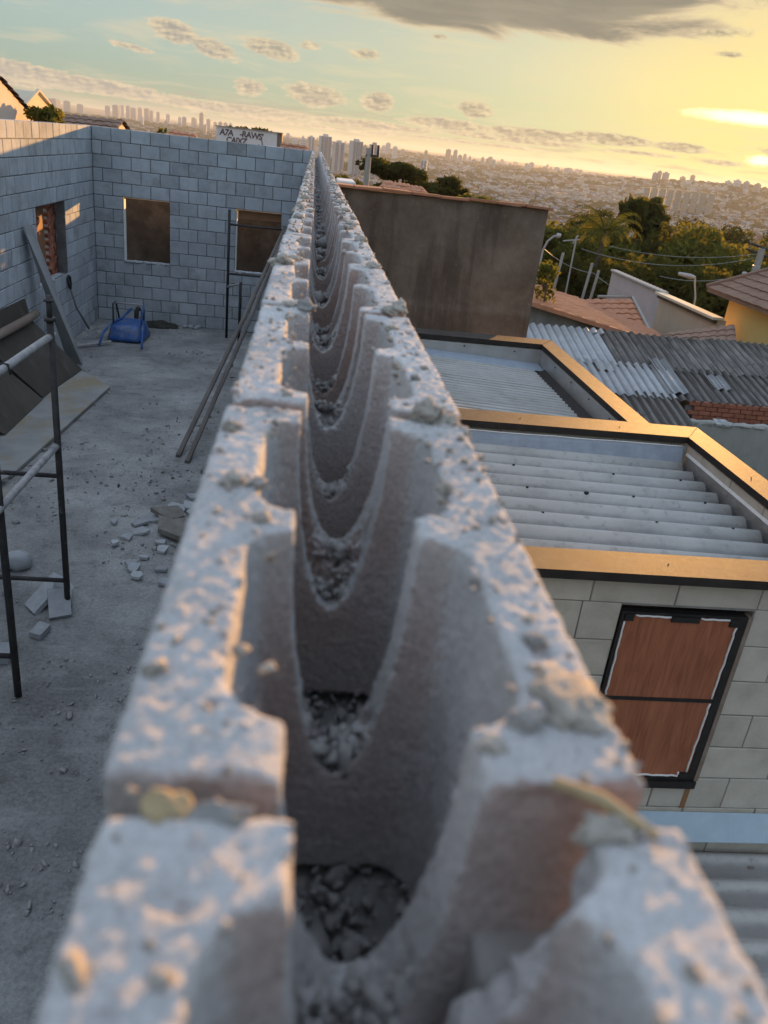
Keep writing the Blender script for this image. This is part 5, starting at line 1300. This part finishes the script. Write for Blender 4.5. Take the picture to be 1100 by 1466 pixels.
# ================================================================== TREES
def P3(az, el, D): return Vector((D * math.sin(R(az)), D * math.cos(R(az)), CAM_H + D * math.tan(R(el))))
def leaves(lobes, n, size, seed, flat_=0.0):
    g = np.random.default_rng(seed); vol = np.array([l[1][0] * l[1][1] * l[1][2] for l in lobes]) ** .75; cnt = (n * vol / vol.sum()).astype(int) + 1
    C = []
    for (c, r_), k in zip(lobes, cnt):
        d = g.normal(size=(k, 3)); d /= np.linalg.norm(d, axis=1)[:, None]
        rad = g.uniform(.25, 1.0, k) ** .45
        cl = fbm(d * 1.0 + np.array(c) * .3, 1.8, 3, seed)
        rad = rad * (1 + .35 * cl)
        keep = fbm(d * rad[:, None] * np.array(r_) + np.array(c), 1.1 / max(.4, min(r_)) , 2, seed + 3) > -.22
        C.append((np.array(c) + d * rad[:, None] * np.array(r_))[keep])
    C = np.concatenate(C); k = len(C)
    a = g.normal(size=(k, 3)); a[:, 2] *= (1 - flat_); a /= np.linalg.norm(a, axis=1)[:, None]
    b = np.cross(a, g.normal(size=(k, 3))); b /= np.linalg.norm(b, axis=1)[:, None]
    s = (size * g.uniform(.6, 1.4, k))[:, None]
    V = np.stack([C - a * s, C + b * s * .45, C + a * s, C - b * s * .45], 1).reshape(-1, 3)
    F = np.arange(k * 4).reshape(-1, 4)
    return V, F
TN = [0]
def tree(label, az, el, D, rad, hgt=None, mat=None, lobes=7, n=3200, leaf=.2, name='leafy_tree', cat='tree', spread=(1, 1, .75), group=None, base=None, trunk_r=None):
    TN[0] += 1; sd_ = TN[0]; g = random.Random(sd_); top = P3(az, el, D); zb = float(terr_h(top.x, top.y)) - .2 if base is None else base
    t = thing(name, label, cat, (top.x, top.y, zb), group)
    H_ = top.z - zb; ch = min(H_ * .8, rad * 2 * spread[2]) ; cz = top.z - ch / 2; LB = []
    for q in range(lobes):
        a = g.uniform(0, 6.283); rr = rad * g.uniform(.1, .72); hz = g.uniform(-.5, .5) * ch * .8
        s = rad * g.uniform(.30, .52)
        LB.append(((top.x + rr * math.cos(a) * spread[0], top.y + rr * math.sin(a) * spread[1], cz + hz - s * .3), (s, s, s * .75)))
    LB.append(((top.x, top.y, top.z - rad * .32), (rad * .4, rad * .4, rad * .3)))
    V, F = leaves(LB, n, leaf, sd_)
    link_mesh('crown', V, F, mat or M_LEAF, t)
    tr = trunk_r or rad * .07; mb = MB(); mb.tube([(top.x, top.y, zb), (top.x + .1, top.y, zb + H_ * .35), (top.x, top.y, cz)], [tr * 1.3, tr, tr * .6], 7)
    for c, s in LB[:6]: mb.tube([(top.x, top.y, cz - ch * .3), ((top.x + c[0]) / 2, (top.y + c[1]) / 2, (cz - ch * .2 + c[2]) / 2), c], [tr * .55, tr * .4, tr * .15], 5)
    mb.build('trunk', M_BARK, t)
    return t
for a in [('bushy green tree right behind the dark wall corner', 16.0, -3.05, 46, 3.2, M_LEAF), ('tall rounded tree left of the palm', 17.9, -2.45, 56, 3.4, M_LEAFD), ('broad dark tree behind the palm', 20.3, -2.85, 54, 4.0, M_LEAF),
          ('big dark tree right of the palm', 23.6, -2.3, 57, 4.3, M_LEAFD), ('golden hazy tree second from the right edge', 25.7, -2.35, 52, 4.0, M_LEAF), ('hazy tree behind the yellow house roof', 27.4, -2.9, 50, 3.6, M_LEAF), ('tree at the far right edge behind the utility pole', 29.6, -2.5, 58, 4.0, M_LEAFD),
          ('dark far tree behind the palm and left of the spiky tree', 18.8, -2.0, 95, 4.2, M_LEAFD), ('dark far tree right of the spiky tree', 24.6, -1.75, 92, 4.8, M_LEAFD), ('hazy far tree above the yellow house ridge', 27.0, -1.9, 100, 5.2, M_LEAFD), ('hazy far tree at the right edge under the city', 29.4, -1.8, 105, 5.4, M_LEAFD),
          ('low dark tree behind the clay roof antenna pole', 17.0, -4.7, 41, 2.8, M_LEAFD), ('low tree below the palm crown', 19.9, -4.9, 40, 3.0, M_LEAFD), ('low dark tree above the lilac wall', 22.2, -4.5, 42, 3.2, M_LEAFD), ('low dark tree above the beige wall', 24.6, -4.6, 41, 3.2, M_LEAFD), ('low dark tree beside the yellow house eave', 27.0, -4.8, 39, 3.0, M_LEAFD)]:
    tree(a[0], a[1], a[2], a[3], a[4], mat=a[5], n=9500, leaf=.18, lobes=12, group='trees below the city on the right')
tree('spiky open-crowned tree standing highest above the right tree mass', 22.0, -1.0, 62, 2.4, mat=M_LEAFD, n=1500, leaf=.42, lobes=9, spread=(1, 1, .9))
tree('small yellow-green shrub at the foot of the dark wall corner', 16.4, -5.6, 21, .55, mat=M_LEAFY, n=900, leaf=.07, name='shrub', cat='shrub')
def umbrella_tree(label, az, el, D, wid, sd_, mat, n=3800, drop=.16):
    g = random.Random(sd_); top = P3(az, el, D); zb = float(terr_h(top.x, top.y)) - .2
    t = thing('spreading_tree', label, 'tree', (top.x, top.y, zb)); LB = []
    for q in range(13):
        fx = q / 12 - .25; x = top.x + fx * wid; z = top.z - abs(fx) * wid * drop * (1 if fx > 0 else .35) - g.uniform(.15, 1.0)
        LB.append(((x, top.y + g.uniform(-1.2, 1.2), z), (wid * g.uniform(.12, .19), wid * .14, wid * g.uniform(.05, .085))))
    for q in range(8):
        fx = g.uniform(.05, .7); LB.append(((top.x + fx * wid, top.y + g.uniform(-1, 1), top.z - fx * wid * .25 - g.uniform(.7, 1.9)), (wid * .12, wid * .1, wid * .06)))
    V, F = leaves(LB, n, .19, sd_, .5); link_mesh('crown', V, F, mat, t)
    mb = MB(); mb.tube([(top.x + wid * .2, top.y, zb), (top.x + wid * .2, top.y, top.z - 2.0)], [.3, .16], 7)
    for c, s in LB[:13:2]: mb.tube([(top.x + wid * .2, top.y, top.z - 2.2), ((top.x + wid * .2 + c[0]) / 2, top.y, c[2] - .5), c], [.12, .08, .03], 5)
    mb.build('trunk', M_BARK, t)
umbrella_tree('flat spreading dark tree above the dark wall right of the concrete pole', 5.0, -.75, 58, 6.0, 31, M_LEAFD, 9000)
tree('small dark tree just right of the channel wall end', 2.0, -1.75, 60, 1.2, mat=M_LEAF, n=1200, leaf=.16)
tree('dark shrubby tree between the channel wall and the pole', 2.9, -2.05, 44, .9, mat=M_LEAFD, n=900, leaf=.13)
tree('dark low tree right behind the pole', 4.4, -2.1, 48, .9, mat=M_LEAFD, n=900, leaf=.13)
tree('yellow-green tree behind the middle of the dark wall', 10.3, -2.05, 44, 1.5, mat=M_LEAFY, n=1900, leaf=.15)
tree('small dark tree left of the right end of the dark wall', 9.2, -1.95, 90, 1.6, mat=M_LEAFD, n=900, leaf=.25)
tree('yellowish tree above the right end of the dark wall', 14.2, -2.75, 60, 1.7, mat=M_LEAFY, n=1500, leaf=.18)
tree('dark tree rising behind the graffiti wall, left part', -4.9, .40, 55, 1.0, mat=M_LEAFD, n=1500, leaf=.14, spread=(1.0, 1, .6))
tree('dark tree rising behind the graffiti wall, right part', -3.75, .36, 56, 1.15, mat=M_LEAFD, n=1500, leaf=.14, spread=(1.1, 1, .5))
tree('round green bush beside the peach gable', -16.15, .22, 23, .62, mat=M_LEAF, n=1700, leaf=.07, name='bush', cat='bush', spread=(1.3, 1, .9))
tree('small green tree above the far wall left of the low clay roof', -9.55, -.28, 38, .55, mat=M_LEAF, n=800, leaf=.09)
# palm
pt = P3(19.5, -3.35, 40); pzb = float(terr_h(pt.x, pt.y)) - .2
pm = thing('palm_tree', 'palm with a drooping yellow-green crown standing out of the dark trees', 'palm', (pt.x, pt.y, pzb))
MB().tube([(pt.x - .45, pt.y, pzb), (pt.x - .2, pt.y, (pzb + pt.z) / 2), (pt.x, pt.y, pt.z)], [.17, .13, .10], 8).build('trunk', M_BARK, pm)
g = random.Random(12)
for q in range(17):
    a = 2 * math.pi * q / 17 + g.uniform(-.15, .15); Lf = g.uniform(1.5, 2.2); el0 = g.uniform(.15, 1.15); mb = MB(); pts = []
    for s in range(11):
        u = s / 10; ang_ = el0 - u * u * 1.7
        p = (Vector(pts[-1]) if pts else pt.copy()); 
        if s: p = p + Vector((math.cos(a) * math.cos(ang_), math.sin(a) * math.cos(ang_), math.sin(ang_))) * Lf / 10
        pts.append(tuple(p))
    mb.tube(pts, [.022 * (1 - i / 12) for i in range(11)], 4)
    sdv = Vector((-math.sin(a), math.cos(a), 0))
    for s in range(1, 11):
        p = Vector(pts[s]); d = (Vector(pts[s]) - Vector(pts[s - 1])).normalized(); ll = .48 * math.sin(math.pi * (s / 10) ** .7 * .9 + .15)
        for sg in (-1, 1):
            for w_ in (0, .5):
                b = p + d * (w_ * Lf / 10); tip = b + (sdv * sg * .85 + d * .5 + Vector((0, 0, -.45))) * ll
                mb.quadpoly([tuple(b), tuple(b + d * .05), tuple(tip), tuple(tip - d * .03)])
    mb.build('frond', M_LEAFY, pm)

# ================================================================== POLES, LAMPS, WIRES
def pole_to(az, el, D, drop): 
    p = P3(az, el, D); return p, Vector((p.x, p.y, p.z - drop))
p, b = pole_to(3.5, -.06, 40, 9.5)
cp = thing('utility_pole', 'thick concrete utility pole with brackets at its top rising behind the dark wall', 'utility pole', tuple(b))
MB().tube([b, p], [.19, .13], 8).build('pole', M_CONC, cp)
MB().box(p.x - .12, p.x + .45, p.y - .1, p.y + .1, p.z - .35, p.z - .25).build('bracket', M_DARKST, cp)
for s in (.15, .42): MB().tube([(p.x + s, p.y, p.z - .26), (p.x + s, p.y, p.z + .16)], [.07, .05], 8).build('insulator', M_DARKST, cp)
a_, b = pole_to(17.76, -3.86, 30, 4.5)
an = thing('antenna_mast', 'thin metal mast with a cross boom rising beside the clay roof', 'antenna', tuple(b))
MB().tube([b, a_], .03, 6).build('mast', M_LAMP, an); q0, q1 = P3(16.93, -4.27, 30), P3(17.98, -4.05, 30)
MB().tube([q0, q1], .022, 6).build('boom', M_LAMP, an); MB().tube([P3(17.6, -4.35, 30), P3(17.85, -3.8, 30)], .03, 6).build('clamp', M_LAMP, an)
def lamp(label, pts, D, head, r_=.035):
    q = [P3(a, e, D) for a, e in pts]; t = thing('street_lamp', label, 'street lamp', tuple(q[0]))
    MB().tube(q, r_, 6).build('post', M_LAMP, t); h0, h1 = P3(*head[0], D), P3(*head[1], D)
    MB().tube([h0, h0.lerp(h1, .3), h1], [.05, .09, .06], 8).build('lamp_head', M_LAMP, t)
lamp('curved-arm street lamp just right of the dark wall', [(15.6, -9.5), (15.75, -5.0), (15.95, -4.4), (16.3, -4.05), (16.6, -3.97)], 28, ((16.45, -4.0), (16.75, -3.95)))
lamp('street lamp with a long flat arm above the beige wall', [(26.15, -8.5), (26.0, -6.6), (25.75, -5.75), (25.68, -5.42)], 31, ((25.7, -5.38), (24.6, -5.28)))
lamp('small street lamp at the right beside the utility pole', [(28.75, -7.0), (28.7, -5.2), (28.55, -4.75)], 36, ((28.65, -4.72), (28.35, -4.70)))
lamp('thin street lamp with an arched arm at the right edge', [(29.1, -6.5), (29.5, -5.0), (30.3, -4.4), (31.2, -4.3)], 33, ((31.0, -4.3), (31.5, -4.28)))
for az, e0_, e1_, lab in ((17.1, -5.0, -8.5, 'thin leaning pale pole behind the clay roof, leftmost of three'), (19.1, -5.4, -8.6, 'thin leaning pale pole behind the clay roof, middle of three'), (19.62, -5.8, -8.6, 'thin leaning pale pole behind the clay roof, rightmost of three')):
    q0, q1 = P3(az - .25, e1_, 31), P3(az, e0_, 31); tag(MB().tube([q0, q1], .055, 6).build('thin_pole', M_CONC), lab, 'pole')
p, b = pole_to(29.1, -3.1, 40, 8)
up2 = thing('utility_pole', 'concrete utility pole with cross arms at the right edge above the yellow house', 'utility pole', tuple(b))
MB().tube([b, p], [.2, .15], 8).build('pole', M_CONC, up2)
for dz in (.1, .5): MB().tube([P3(28.2, -3.1 + .35 - dz, 40), P3(30.0, -3.25 + .1 - dz, 40)], .05, 6).build('cross_arm', M_DARKST, up2)
for dz in (.15,): MB().tube([(p.x - .2, p.y - .3, p.z - 1.3), (p.x - .2, p.y - .3, p.z - .7)], .16, 10).build('transformer', M_LAMP, up2)
def wire(label, A, B, sag, r_=.008):
    A, B = Vector(A), Vector(B); tag(MB().tube([A.lerp(B, k / 14) - Vector((0, 0, sag * 4 * (k / 14) * (1 - k / 14))) for k in range(15)], r_, 4, False).build('wire', M_LAMP), label, 'wire')
wire('wire sagging from the curved lamp to the thin poles', P3(15.8, -4.9, 28), P3(19.3, -6.0, 31), .15)
wire('wire running from the thin poles towards the lilac wall', P3(19.3, -6.0, 31), P3(22.5, -7.2, 30), .1)
wire('high wire crossing in front of the trees to the right pole', P3(18.2, -4.6, 34), P3(29.1, -3.6, 40), .5)
wire('second high wire crossing the trees to the right pole', P3(20.0, -4.2, 37), P3(29.1, -3.4, 40), .3)
wire('low wire above the beige wall running to the right pole', P3(23.5, -5.6, 33), P3(28.9, -4.6, 38), .25)

# ================================================================== CITY
def tower(az, el, wdeg, D, mat, i, label, group=None, detail=False):
    c = P3(az, el, D); zb = float(terr_h(c.x, c.y)) - 3; w = D * math.radians(wdeg) * .92; g = random.Random(i); dep = w * g.uniform(.8, 1.3)
    base = Vector((c.x, c.y, zb)); rz = g.uniform(-.3, .3)
    t = thing('apartment_tower', label, 'tower', tuple(base), group); H_ = c.z - zb
    def tr(o): o.rotation_euler = (0, 0, rz); return o
    def loc(m, name, mt):
        m.v = [tuple(Vector(p) + base) for p in m.v]; return m.build(name, mt, t)
    m = MB(); m.box(-w / 2, w / 2, -dep / 2, dep / 2, 0, H_ - 3.2); m.box(-w * .22, w * .22, -dep * .2, dep * .2, H_ - 3.2, H_)
    loc(m, 'shaft', mat)
    if detail:
        m = MB()
        nb = 3 if detail == 1 else 2
        for k in range(nb):
            x = -w / 2 + w * (k + .5) / nb; m.box(x - w * .13, x + w * .13, -dep / 2 - .5, -dep / 2 - .02, 2, H_ - 4)
        loc(m, 'balcony_stack', T_BLUE if i % 2 else T_GREY)
        for sgn in (1,):
            m = MB()
            for fl in range(int((H_ - 8) / 3.2)):
                for k in range(4):
                    x = -w / 2 + w * (k + .5) / 4; z = 4 + fl * 3.2; m.box(x - w * .05, x + w * .05, -dep / 2 - .55, -dep / 2 - .505, z, z + 1.4)
            tag(loc(m, 'windows', T_WIN), kind='stuff')
    else:
        m = MB()
        for fl in range(int((H_ - 6) / 6)):
            z = 3 + fl * 6; m.box(-w * .42, w * .42, -dep / 2 - .3, -dep / 2 - .02, z, z + 1.8)
        tag(loc(m, 'window_bands', T_GREY), kind='stuff')
    t.rotation_euler = (0, 0, rz)
    return t
NEART = [(0.62, 0.46, 0.76, 1500, T_WHITE, 'wide white apartment tower straight above the end of the channel wall', 1), (1.52, 0.19, 0.72, 1600, T_WHITE, 'pale broad apartment tower second from the channel wall end', 2), (2.63, 0.39, 0.72, 1450, T_WHITE, 'white apartment tower with blue-grey stripes left of the concrete pole', 1),
         (3.81, 0.31, 0.65, 1450, T_GREY, 'blue-grey striped apartment tower right behind the concrete pole', 2), (3.23, 0.12, 0.32, 1700, T_BEIGE, 'narrow beige tower between the two striped towers', 0), (-0.29, 0.28, 0.45, 2300, T_WHITE, 'pale tower just left of the channel wall end', 2), (-0.79, 0.11, 0.40, 2400, T_WHITE, 'pale tower second to the left of the channel wall end', 0),
         (7.14, -0.29, 0.45, 1700, T_WHITE, 'lone white tower low in the city right of the spreading tree', 2)]
for i, (a, e, w, D, m_, lab, dt) in enumerate(NEART): tower(a, e, w, D, m_, i, lab, None, dt)
FART = [(-1.33,0.01,0.40,2600),(-1.84,0.04,0.35,2800),(-15.79,0.64,0.47,5200),(-15.11,0.61,0.41,5400),(-14.36,0.51,0.40,5400),(-12.80,0.61,0.32,5600),(-12.29,0.71,0.37,5200),(-11.93,0.75,0.20,5500),(-11.58,0.75,0.25,5300),(-11.26,0.67,0.33,5100),(-10.87,0.72,0.29,5300),(-10.49,0.72,0.29,5000),(-10.21,0.64,0.21,5600),(-9.83,0.60,0.21,5200),(-9.23,0.55,0.25,5000),(-8.53,0.47,0.21,4800),(-8.26,0.50,0.25,4300),(-7.66,0.53,0.26,4700),(-7.20,0.86,0.26,4200),(-6.77,0.55,0.26,4800),(-6.36,0.43,0.22,5000),(-6.03,0.47,0.26,4200),(-5.71,0.47,0.22,4500),(-5.41,0.46,0.22,4400),(-1.77,0.29,0.27,3800),(4.70,0.41,0.32,3600),(5.17,0.25,0.32,3300),(5.67,0.14,0.27,3700),(8.64,0.45,0.36,3600),(9.09,0.46,0.27,3700),(9.73,0.28,0.22,4200),(11.39,0.29,0.27,4200),(14.07,0.24,0.35,4300),(15.71,0.13,0.26,4400),(16.46,0.13,0.26,4600),(21.79,0.50,0.25,3000),(22.05,0.61,0.21,3000),(22.44,0.57,0.37,3000),(20.55,0.12,0.25,3600),(23.48,0.44,0.29,3400),(24.05,0.59,0.24,3300),(26.17,0.50,0.32,2800),(26.68,0.60,0.39,2700),(27.21,0.58,0.31,2700),(27.86,0.53,0.31,2700)]
g = random.Random(77)
extra = []
for q in range(110):
    a = g.uniform(-11, 17.5); D = g.uniform(3200, 6000); extra.append((a, g.uniform(-.12, .26), g.uniform(.12, .28), D))
for i, (a, e, w, D) in enumerate(FART + extra):
    side = 'left' if a < -5 else ('right' if a > 18 else 'middle')
    tower(a, e, w, D, (T_WHITE, T_GREY, T_BEIGE, T_GREY)[g.randrange(4)], i + 20, 'small hazy apartment tower on the far skyline, %s part' % side, 'far skyline towers, %s part' % side)
# row of slab blocks at the right
for q in range(9):
    a = 21.55 + q * .485; D = 1680 - q * 8; c = P3(a, -.42 + .01 * q, D); zb = float(terr_h(c.x, c.y)) - 3; base = Vector((c.x, c.y, zb)); H_ = c.z - zb
    t = thing('apartment_block', '%s beige slab block from the left in the row of nine' % ('first', 'second', 'third', 'fourth', 'fifth', 'sixth', 'seventh', 'eighth', 'ninth')[q], 'apartment block', tuple(base), 'row of beige slab blocks')
    m = MB(); m.box(-5.2, 5.2, -14, 14, 0, H_); m.v = [tuple(Vector(p) + base) for p in m.v]; m.build('shaft', T_BEIGE, t)
    m = MB()
    for fl in range(int(H_ / 3)):
        for k in range(3): m.box(-4 + k * 3, -2.2 + k * 3, -14.2, -14.02, 1 + fl * 3, 2.4 + fl * 3)
    m.v = [tuple(Vector(p) + base) for p in m.v]; tag(m.build('windows', T_GREY, t), kind='stuff'); t.rotation_euler = (0, 0, R(-24))
# low houses: the nearest ones in view singly, the rest as one mass
g = np.random.default_rng(3)
N = 17000
az = g.uniform(-22, 33, N); D = 320 + 5200 * g.random(N) ** 1.35
x = D * np.sin(np.radians(az)); y = D * np.cos(np.radians(az))
dn = fbm(np.stack([x, y, 0 * x], 1), 1 / 420., 3, 41); keep = dn > -.18
x, y, D, az = x[keep], y[keep], D[keep], az[keep]
zg = terr_h(x, y)
o_ = np.argsort(D); x, y, D, az, zg = x[o_], y[o_], D[o_], az[o_], zg[o_]
N = len(x)
w = g.uniform(4.0, 8.5, N) * np.interp(D, [300, 1500, 4000], [1, 1.15, 1.9]); l = w * g.uniform(.9, 1.7, N); h = g.uniform(3.2, 8, N) * np.interp(D, [300, 4000], [1, 1.5]); rf = np.where(g.random(N) < .6, g.uniform(.9, 2.2, N), .25); rz = np.radians(np.round(g.uniform(0, 4, N)) * 90 + 20 + 12 * dn[keep][o_] * 3)
mw = g.choice(5, N, p=[.33, .22, .24, .17, .04]); mr = g.choice(3, N, p=[.5, .32, .18])
def house_arrays(i):
    k = len(i); X = w[i] / 2; Y = l[i] / 2; Hh = h[i]; Z0 = zg[i] - 2
    loc_ = np.stack([np.stack([-X, -Y, Z0], 1), np.stack([X, -Y, Z0], 1), np.stack([X, Y, Z0], 1), np.stack([-X, Y, Z0], 1), np.stack([-X, -Y, Z0 + 2 + Hh], 1), np.stack([X, -Y, Z0 + 2 + Hh], 1), np.stack([X, Y, Z0 + 2 + Hh], 1), np.stack([-X, Y, Z0 + 2 + Hh], 1),
                     np.stack([0 * X, -Y, Z0 + 2 + Hh + rf[i]], 1), np.stack([0 * X, Y, Z0 + 2 + Hh + rf[i]], 1)], 1)
    c, s = np.cos(rz[i])[:, None], np.sin(rz[i])[:, None]
    xx = loc_[..., 0] * c - loc_[..., 1] * s + x[i][:, None]; yy = loc_[..., 0] * s + loc_[..., 1] * c + y[i][:, None]
    return np.stack([xx, yy, loc_[..., 2]], -1).reshape(-1, 3)
HF = [(0, 1, 5, 4), (1, 2, 6, 5), (2, 3, 7, 6), (3, 0, 4, 7), (4, 5, 8, 8), (6, 7, 9, 9), (5, 6, 9, 8), (7, 4, 8, 9)]
HFT = [(0, 1, 5), (0, 5, 4), (1, 2, 6), (1, 6, 5), (2, 3, 7), (2, 7, 6), (3, 0, 4), (3, 4, 7), (4, 5, 8), (6, 7, 9), (5, 6, 9), (5, 9, 8), (7, 4, 8), (7, 8, 9)]
HFT = np.array(HFT); HMW = np.array([1] * 10 + [0] * 4)
inview = np.nonzero((az > -3) & (az < 30))[0]
single = inview[:290]
rest_ = np.setdiff1d(np.arange(N), single)
for q in single:
    V = house_arrays(np.array([q]))
    o = link_mesh('distant_house', V, HFT, [CITY_W[mw[q]], CITY_R[mr[q]]], None, False, 1 - HMW)
    sd_ = 'left of the dark wall corner' if az[q] < 15.5 else 'right of the dark wall corner'
    tag(o, 'low house in the nearest hazy city, ' + sd_, 'house', 'nearest city houses, ' + sd_)
V = house_arrays(rest_); k = len(rest_)
F = (HFT[None] + (np.arange(k) * 10)[:, None, None]).reshape(-1, 3)
MI = np.where(HMW[None] == 1, mw[rest_][:, None], 5 + mr[rest_][:, None]).reshape(-1)
tag(link_mesh('distant_houses', V, F, CITY_W + CITY_R, None, False, MI), 'thousands of tiny low houses filling the hazy valley', kind='stuff')
# far clumps of trees among the houses
N = 17000
az = g.uniform(-22, 33, N); D = 90 + 4300 * g.random(N) ** 1.6; x = D * np.sin(np.radians(az)); y = D * np.cos(np.radians(az))
dn = fbm(np.stack([x, y, 0 * x], 1), 1 / 260., 3, 51); keep = (dn > -.16) & ~((D < 140) & (np.abs(az) < 5))
x, y, D = x[keep], y[keep], D[keep]; s = g.uniform(2.2, 5.5, len(x)) * np.interp(D, [90, 4000], [.9, 2.6])
zz = terr_h(x, y) + s * .5
V = []; F = []
def blobs(P, S, seed):
    gg_ = np.random.default_rng(seed); n = len(P)
    base = IV0; nv = len(base)
    V = base[None] * np.asarray(S)[:, None, None] * np.array([1.15, 1.15, .85]) * (1 + .30 * gg_.normal(size=(n, nv, 1)) * .6)
    V = V + np.asarray(P)[:, None, :]
    return V.reshape(-1, 3), (IF0[None] + (np.arange(n) * nv)[:, None, None]).reshape(-1, 3)
v, f = blobs(np.stack([x, y, zz], 1), s, 4)
tag(link_mesh('distant_trees', v, f, M_LEAFD), 'dark clumps of far trees among the city houses', kind='stuff')

# ================================================================== HAZE
hz, HN = new_mat('haze')
vol = HN.n('ShaderNodeVolumePrincipled', {'Color': (.74, .82, .95, 1), 'Density': 9.0e-5, 'Anisotropy': .30})
HN.n('ShaderNodeOutputMaterial', {'Volume': vol})
zmin = min(v.co.z for v in bpy.data.objects['ground'].data.vertices)
zmax = 0.0
for o in bpy.data.objects:
    if o.type == 'MESH' and o.data.vertices: zmax = max(zmax, max((o.matrix_basis @ Vector(c)).z + (o.parent.location.z if o.parent else 0) for c in o.bound_box))
zmax += 3.0
ho = MB().box(-12200, 12200, -12200, 12200, zmin - 1.0, zmax).build('haze', hz)
tag(ho, kind='stuff')
